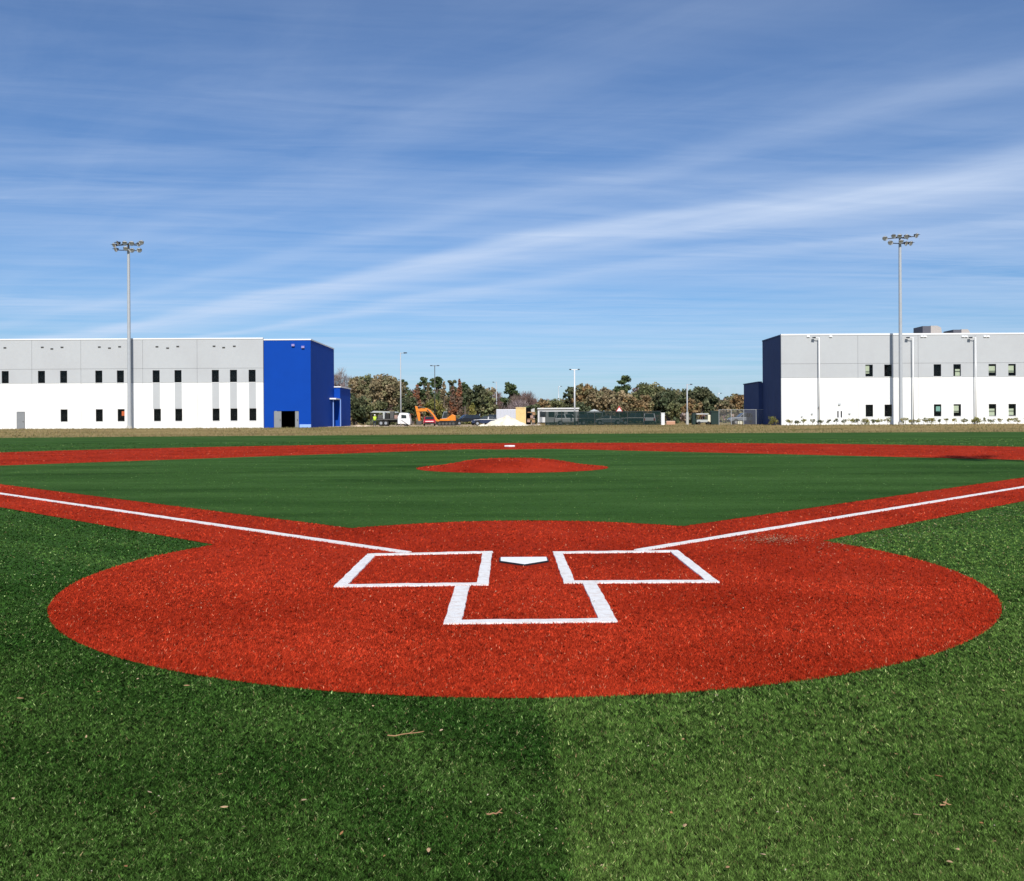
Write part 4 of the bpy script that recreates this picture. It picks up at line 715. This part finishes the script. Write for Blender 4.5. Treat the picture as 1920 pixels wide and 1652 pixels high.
def tree(name, label, px, D_, top, wpx, kind, pal, low=.12):
    loc = place(px, D_); h = zat(px, top, D_) - loc[2]; r = wpx * (.78 if kind in ('cone', 'pine') else .62) * D_ / F; t = thing(name, label, 'tree', loc, random.uniform(0, 6.28), 'trees behind the outfield'); cent = []; rad = []
    if kind == 'round':
        k = int(44 + 13 * r)
        for _ in range(k):
            d = RNG.normal(0, 1, 3); d /= np.linalg.norm(d); q = RNG.random() ** .4; zc = h * (low + 1) / 2; cent.append((d[0] * r * .84 * q, d[1] * r * .84 * q, zc + d[2] * (h * (1 - low) / 2 - .12 * r) * q)); rad.append(r * random.uniform(.15, .30))
        per, size, twig, fl = 62, .24, False, .8
    elif kind == 'bare':
        for _ in range(int(26 + 7 * r)):
            d = RNG.normal(0, 1, 3); d /= np.linalg.norm(d); q = RNG.random() ** .4; cent.append((d[0] * r * .8 * q, d[1] * r * .8 * q, h * .58 + d[2] * h * .36 * q)); rad.append(r * random.uniform(.24, .4))
        per, size, twig, fl = 62, .34, True, .9
    elif kind == 'cone':
        for i in range(34): q = i / 33; zc = h * (low + (1 - low) * q) - .15; rr_ = r * (1 - q) ** .75 + .08; a = random.uniform(0, 6.28); g_ = random.uniform(.2, .75); cent.append((math.cos(a) * rr_ * g_, math.sin(a) * rr_ * g_, zc)); rad.append(.28 * rr_ + .22)
        per, size, twig, fl = 110, .2, False, 1.1
    else:  # pine: bare lower trunk, tufted flat tiers above
        for i in range(26): q = random.random() ** .8; zc = h * (.42 + .55 * q); rr_ = r * (1.0 - .55 * abs(q - .45)); a = random.uniform(0, 6.28); g_ = random.uniform(.15, .9) * (1 - .5 * q); cent.append((math.cos(a) * rr_ * g_, math.sin(a) * rr_ * g_, min(zc, h - .25))); rad.append(random.uniform(.26, .42) * r * (1 - .35 * q))
        per, size, twig, fl = 85, .24, False, .6
    V, T, Fq = leaf_cloud(cent, rad, per, size, PAL[pal], fl, twig); V = np.clip(V, [-1e3, -1e3, .1], [1e3, 1e3, h + .15]); raw_mesh('crown', V, Fq, T, 'leaf', t)
    tr = MB(); r0 = .012 * h + .05 + .02 * r; zt_ = h * (.92 if kind in ('cone', 'pine') else .55); lean_ = random.uniform(-.04, .04) * h
    tr.path([(0, 0, -.3), (lean_ * .4, 0, zt_ * .45), (lean_, 0, zt_)], [r0 * 1.3, r0 * .9, r0 * .35], 7); ob = tr.build('trunk', 'pale_bark' if kind == 'bare' else 'bark', t)
    br = MB(); pick = random.sample(range(len(cent)), min(len(cent), 12))
    for i in pick: c = cent[i]; zs_ = min(c[2] * .75, zt_ * random.uniform(.45, .95)); m_ = (c[0] * .45, c[1] * .45, zs_ + (c[2] - zs_) * .6); br.path([(lean_ * zs_ / max(zt_, .1), 0, zs_), m_, c], [r0 * .5, r0 * .3, r0 * .12], 5)
    br.build('limbs', 'pale_bark' if kind == 'bare' else 'bark', t); return t
TREES = [
 (645, 232, 687, 46, 'bare', 'bare', 'bare_tree', 'tall bare grey-pink tree just right of the blue building'), (628, 236, 700, 40, 'bare', 'redbare', 'bare_tree', 'bare reddish tree half hidden by the blue building corner'),
 (668, 215, 704, 40, 'round', 'brown', 'oak_tree', 'slim brownish oak behind the bare grey-pink tree'), (690, 222, 697, 44, 'round', 'oak', 'oak_tree', 'tall olive oak left of the largest brown oak'),
 (726, 196, 701, 66, 'round', 'brown', 'oak_tree', 'largest brown rounded oak, just left of the thin lamp pole'), (664, 186, 738, 54, 'round', 'dark', 'oak_tree', 'low dark green oak beside the blue annex'), (700, 188, 742, 46, 'round', 'oak', 'oak_tree', 'low olive oak over the worker'),
 (757, 218, 711, 26, 'pine', 'pine', 'pine_tree', 'dark pine right behind the thin lamp pole'), (764, 190, 738, 38, 'round', 'dark', 'oak_tree', 'dark low oak behind the white truck cab'), (795, 222, 705, 26, 'pine', 'pine', 'pine_tree', 'leftmost of the two tallest pines above the excavator'),
 (819, 224, 706, 28, 'pine', 'pine', 'pine_tree', 'tall pine just right of the lamp pole behind the excavator'), (846, 226, 711, 24, 'pine', 'dark', 'pine_tree', 'dark pine above the excavator body'), (782, 206, 722, 20, 'cone', 'rust', 'cypress_tree', 'leftmost rust-brown cypress over the excavator boom'),
 (803, 205, 718, 17, 'cone', 'brown', 'cypress_tree', 'narrow brown cypress between the two tallest pines'), (832, 207, 716, 20, 'cone', 'brown', 'cypress_tree', 'brown cypress left of the dark pine above the excavator body'), (849, 200, 724, 17, 'cone', 'rust', 'cypress_tree', 'rusty cypress straight above the excavator cab'),
 (862, 198, 711, 17, 'cone', 'rust', 'cypress_tree', 'tallest and reddest cypress, right of the excavator'), (872, 220, 716, 22, 'pine', 'pine', 'pine_tree', 'dark pine between the reddest cypress and the dark oak'), (895, 196, 718, 42, 'round', 'dark', 'oak_tree', 'dark upright oak above the navy car'),
 (886, 178, 756, 19, 'cone', 'lime', 'young_tree', 'small yellow-green young tree behind the navy car'), (915, 192, 730, 30, 'round', 'oak', 'oak_tree', 'olive oak left of the distant lamp pole'), (812, 184, 748, 36, 'round', 'lime', 'shrub_tree', 'yellow-olive bushy tree behind the excavator boom'),
 (934, 215, 735, 34, 'bare', 'redbare', 'bare_tree', 'bare brown tree over the white box trailer'), (958, 210, 717, 34, 'pine', 'pine', 'pine_tree', 'green-topped pine over the sand heap'), (984, 205, 733, 48, 'bare', 'redbare', 'bare_tree', 'bare reddish tree sloping down right of the green-topped pine'),
 (965, 190, 750, 44, 'bare', 'bare', 'bare_tree', 'low bare grey tree behind the tan container'), (1012, 214, 744, 34, 'round', 'orange', 'oak_tree', 'small russet tree over the tan container doors'), (1003, 188, 755, 32, 'round', 'dark', 'oak_tree', 'low dark green tree behind the container doors'),
 (1042, 218, 747, 42, 'round', 'oak', 'oak_tree', 'low olive tree left of the white lamp pole'), (1070, 205, 720, 26, 'round', 'dark', 'oak_tree', 'narrow grey-green oak just behind the white lamp pole'), (1097, 200, 716, 46, 'round', 'orange', 'oak_tree', 'russet-topped oak right of the white lamp pole'),
 (1130, 196, 724, 56, 'round', 'brown', 'oak_tree', 'broad brown oak above the pale canopy'), (1168, 226, 705, 36, 'pine', 'pine', 'pine_tree', 'tall sparse feathery pine above the triangular sign'), (1165, 192, 733, 54, 'round', 'brown', 'oak_tree', 'brown oak behind the triangular sign'), (1196, 190, 738, 52, 'round', 'orange', 'oak_tree', 'orange-brown oak right of the triangular sign'),
 (1216, 212, 717, 60, 'round', 'oak', 'oak_tree', 'tall olive oak above the right end of the green screen'), (1246, 200, 730, 48, 'round', 'dark', 'oak_tree', 'dark oak above the white gate pillar'), (1085, 180, 752, 44, 'round', 'dark', 'oak_tree', 'low dark oak at the foot of the white lamp pole'),
 (1285, 210, 728, 38, 'round', 'dark', 'oak_tree', 'dark green oak left of the pale-based lamp pole'), (1316, 206, 723, 44, 'round', 'dark', 'oak_tree', 'tall dark green oak right of the pale-based lamp pole'), (1298, 186, 746, 34, 'round', 'orange', 'oak_tree', 'small russet tree behind the pale-based lamp pole'),
 (1338, 200, 742, 38, 'round', 'dark', 'oak_tree', 'low dark oak above the dark green bin'), (1384, 198, 738, 40, 'round', 'orange', 'oak_tree', 'bright russet oak above the silver car'), (1360, 194, 748, 34, 'round', 'brown', 'oak_tree', 'low brown tree between the bin and the russet oak'),
 (1410, 192, 743, 30, 'round', 'dark', 'oak_tree', 'dark green tree nearest the navy annex'), (1270, 188, 752, 36, 'round', 'oak', 'oak_tree', 'low olive tree right of the white gate pillar')]
for px, D_, tp_, wpx, kind, pal, nm, lab in TREES: tree(nm, lab, px, D_, tp_, wpx, kind, pal, .30 if kind == 'round' and tp_ < 725 else .06)
# undergrowth and far wood behind and below the trunks
cent = []; rad = []
for i in range(680): px = random.uniform(560, 1500); D_ = random.uniform(228, 285); x, y = at(px, D_); r = random.uniform(1.0, 1.9); cent.append((x, y, .72 + random.uniform(.3, 8.5 if 640 < px < 925 or 1085 < px < 1325 else 7.0 if px > 1325 else 5.8))); rad.append(r)
for i in range(120): px = random.uniform(600, 1440); D_ = random.uniform(176, 200); x, y = at(px, D_); cent.append((x, y, .72 + random.uniform(.2, 1.3))); rad.append(random.uniform(.6, 1.1))
V, T, Fq = leaf_cloud(cent, rad, 62, .32, PAL['oak'] + PAL['dark'] + PAL['redbare'] + PAL['brown'] + PAL['bare'][1:2], .9); tag(raw_mesh('far_woods', np.maximum(V, [-1e4, -1e4, .65]), Fq, T, 'leaf'), 'dim undergrowth and far wood behind the trees', 'woods', kind='stuff')
# --- young shrubs planted along the right building, and a bush at the navy wall
def shrub(px, D_, hgt, wid, label, group, pal, leg=True):
    loc = place(px, D_); t = thing('young_shrub' if leg else 'bush', label, 'shrub', loc, random.uniform(0, 6.28), group); cent = [(random.uniform(-.5, .5) * wid, random.uniform(-.5, .5) * wid, hgt * random.uniform(.5 if leg else .25, .95)) for _ in range(7 if leg else 16)]
    V, T, Fq = leaf_cloud(cent, [wid * .38] * len(cent), 190 if leg else 120, .065, PAL[pal], .8); raw_mesh('foliage', V, Fq, T, 'leaf', t)
    MB().path([(0, 0, -.1), (.02, 0, hgt * .5), (.0, .02, hgt * .8)], [.03, .02, .01], 5).build('stem', 'bark', t)
pxs = [1480, 1495, 1507, 1522, 1537, 1553, 1567, 1582, 1595, 1609, 1637, 1648, 1662, 1697, 1708, 1722, 1733, 1761, 1775, 1789, 1806, 1822, 1845, 1858, 1874, 1893, 1908, 1925, 1941, 1958]
for i, px in enumerate(pxs): shrub(px + random.uniform(-2, 2), 122 + random.uniform(-.4, .4), random.uniform(.6, .92), random.uniform(.42, .72), 'small young shrub in the row along the right building wall', 'young shrubs along the right building', random.choice(['lime', 'oak', 'dark']))
for px, sc, lab in ((1623, 1.0, 'fuller olive bush in the shrub row below the leftmost lower window'), (1746, 1.0, 'fuller olive bush in the shrub row left of the green window'), (1832, 1.05, 'widest olive bush in the shrub row at the third area light')):
    shrub(px, 121.8, .8 * sc, .85 * sc, lab, 'fuller bushes in the shrub row', 'lime', False)
shrub(1449, 126, 1.15, 1.0, 'yellow-green bush against the dark navy end wall', 'fuller bushes in the shrub row', 'lime', False)

# ================================================================ LEAVES AND TWIGS ON THE TURF
def leaf_piece(name, label, px, py, ln, wd, col, group, rz=None, curl=.3):
    x, y = gnd(px, py, .02); k = 5; V = []
    for i in range(k + 1):
        q = i / k; w_ = wd * math.sin(math.pi * min(.98, .06 + q * .92)) / 2; zc = .004 + curl * ln * (q - .5) ** 2; V += [(ln * (q - .5), -w_, zc + w_ * .5), (ln * (q - .5), 0, zc), (ln * (q - .5), w_, zc + w_ * .5)]
    Fq = np.array([(3 * i + j, 3 * i + j + 1, 3 * i + j + 4, 3 * i + j + 3) for i in range(k) for j in range(2)])
    o = raw_mesh(name, np.array(V), Fq, np.tile(np.array(col), (len(V), 1)), 'dry'); o.location = (x, y, .024); o.rotation_euler = (random.uniform(-.3, .3), random.uniform(-.25, .25), random.uniform(0, 6.28) if rz is None else rz)
    o.modifiers.new('thickness', 'SOLIDIFY').thickness = .0008; tag(o, label, 'leaf', group); return o
spots = [(37, 1313), (258, 1276), (350, 1289), (699, 1327), (828, 1373), (413, 1456), (420, 1518), (235, 1630), (280, 1490), (803, 1600), (1281, 1390), (1842, 1268), (1258, 1528), (1285, 1553), (1430, 1608), (1365, 1632), (1770, 1510), (1840, 1548), (1795, 1598), (1343, 1306), (162, 1385), (640, 1567), (185, 1300), (1760, 1460), (1545, 1440), (1720, 1533), (570, 1505), (1880, 1298), (1935, 1400), (1680, 1418), (1780, 1622), (24, 1502), (1705, 1010), (1590, 1013), (1640, 998)]
for px, py in spots: leaf_piece('fallen_leaf', 'small dry tan leaf lying loose on the green turf', px, py, random.choice([.012, .016, .02, .028]) * random.uniform(.85, 1.15), random.uniform(.007, .014), random.choice([(.55, .33, .17), (.62, .42, .24), (.45, .22, .10), (.66, .48, .3)]), 'dry leaves scattered on the turf')
def twig(label, p, q):
    a, b = gnd(*p, .02), gnd(*q, .02); mb = MB(); pts = [(a[0] + (b[0] - a[0]) * k / 5, a[1] + (b[1] - a[1]) * k / 5 + random.uniform(-.006, .006), .024 + random.uniform(-.002, .004)) for k in range(6)]
    mb.path(pts, [.0026, .0026, .0024, .0022, .002, .0012], 6); m_ = pts[3]; mb.path([m_, (m_[0] + .02, m_[1] + .03, .03)], [.002, .001], 5); tag(mb.build('twig', 'timber'), label, 'twig')
twig('long thin brown twig lying on the dark turf below the home circle', (726, 1383), (795, 1374)); twig('short brown twig lying on the dark turf near the picture bottom', (912, 1530), (942, 1526)); twig('short pale twig lying on the right foreground turf', (1762, 1511), (1782, 1510))
# leaf litter blown along the first base path, and fine crumbs everywhere
n = 1500; uu = np.empty(n); vv = np.empty(n)
for i in range(n):
    q = random.random()
    if q < .34: px, py = random.gauss(1450, 36), random.gauss(1014, 4.5)
    elif q < .62: px = random.uniform(1530, 1930); py = 1020 - (px - 1530) * .175 + abs(random.gauss(0, 14)) + 4
    elif q < .88: px, py = random.uniform(-60, 1980), random.uniform(1000, 1300)
    else: px, py = random.uniform(-60, 1980), random.uniform(1290, 1660)
    uu[i], vv[i] = gnd(px, py)
sz = RNG.uniform(.004, .008, n) * np.where(vv > -2, 1.6, .8); ang = RNG.uniform(0, 6.28, n); ca, sa = np.cos(ang) * sz, np.sin(ang) * sz; zb_ = RNG.uniform(.017, .026, n)
P = np.stack([np.c_[uu - ca, vv - sa, zb_], np.c_[uu - sa * .5, vv + ca * .5, zb_ + .004], np.c_[uu + ca, vv + sa, zb_ + .002], np.c_[uu + sa * .5, vv - ca * .5, zb_ + .003]], 1).reshape(-1, 3)
pal = np.array([(.50, .34, .18), (.60, .46, .28), (.38, .22, .10), (.66, .58, .42)]); c = pal[RNG.integers(0, 4, n)] * RNG.uniform(.7, 1.15, (n, 1))
tag(raw_mesh('leaf_litter', P, np.arange(4 * n).reshape(n, 4), np.repeat(c, 4, 0), 'dry'), 'tan leaf litter drifted along the first base path and crumbs on turf', 'leaf litter', kind='stuff')
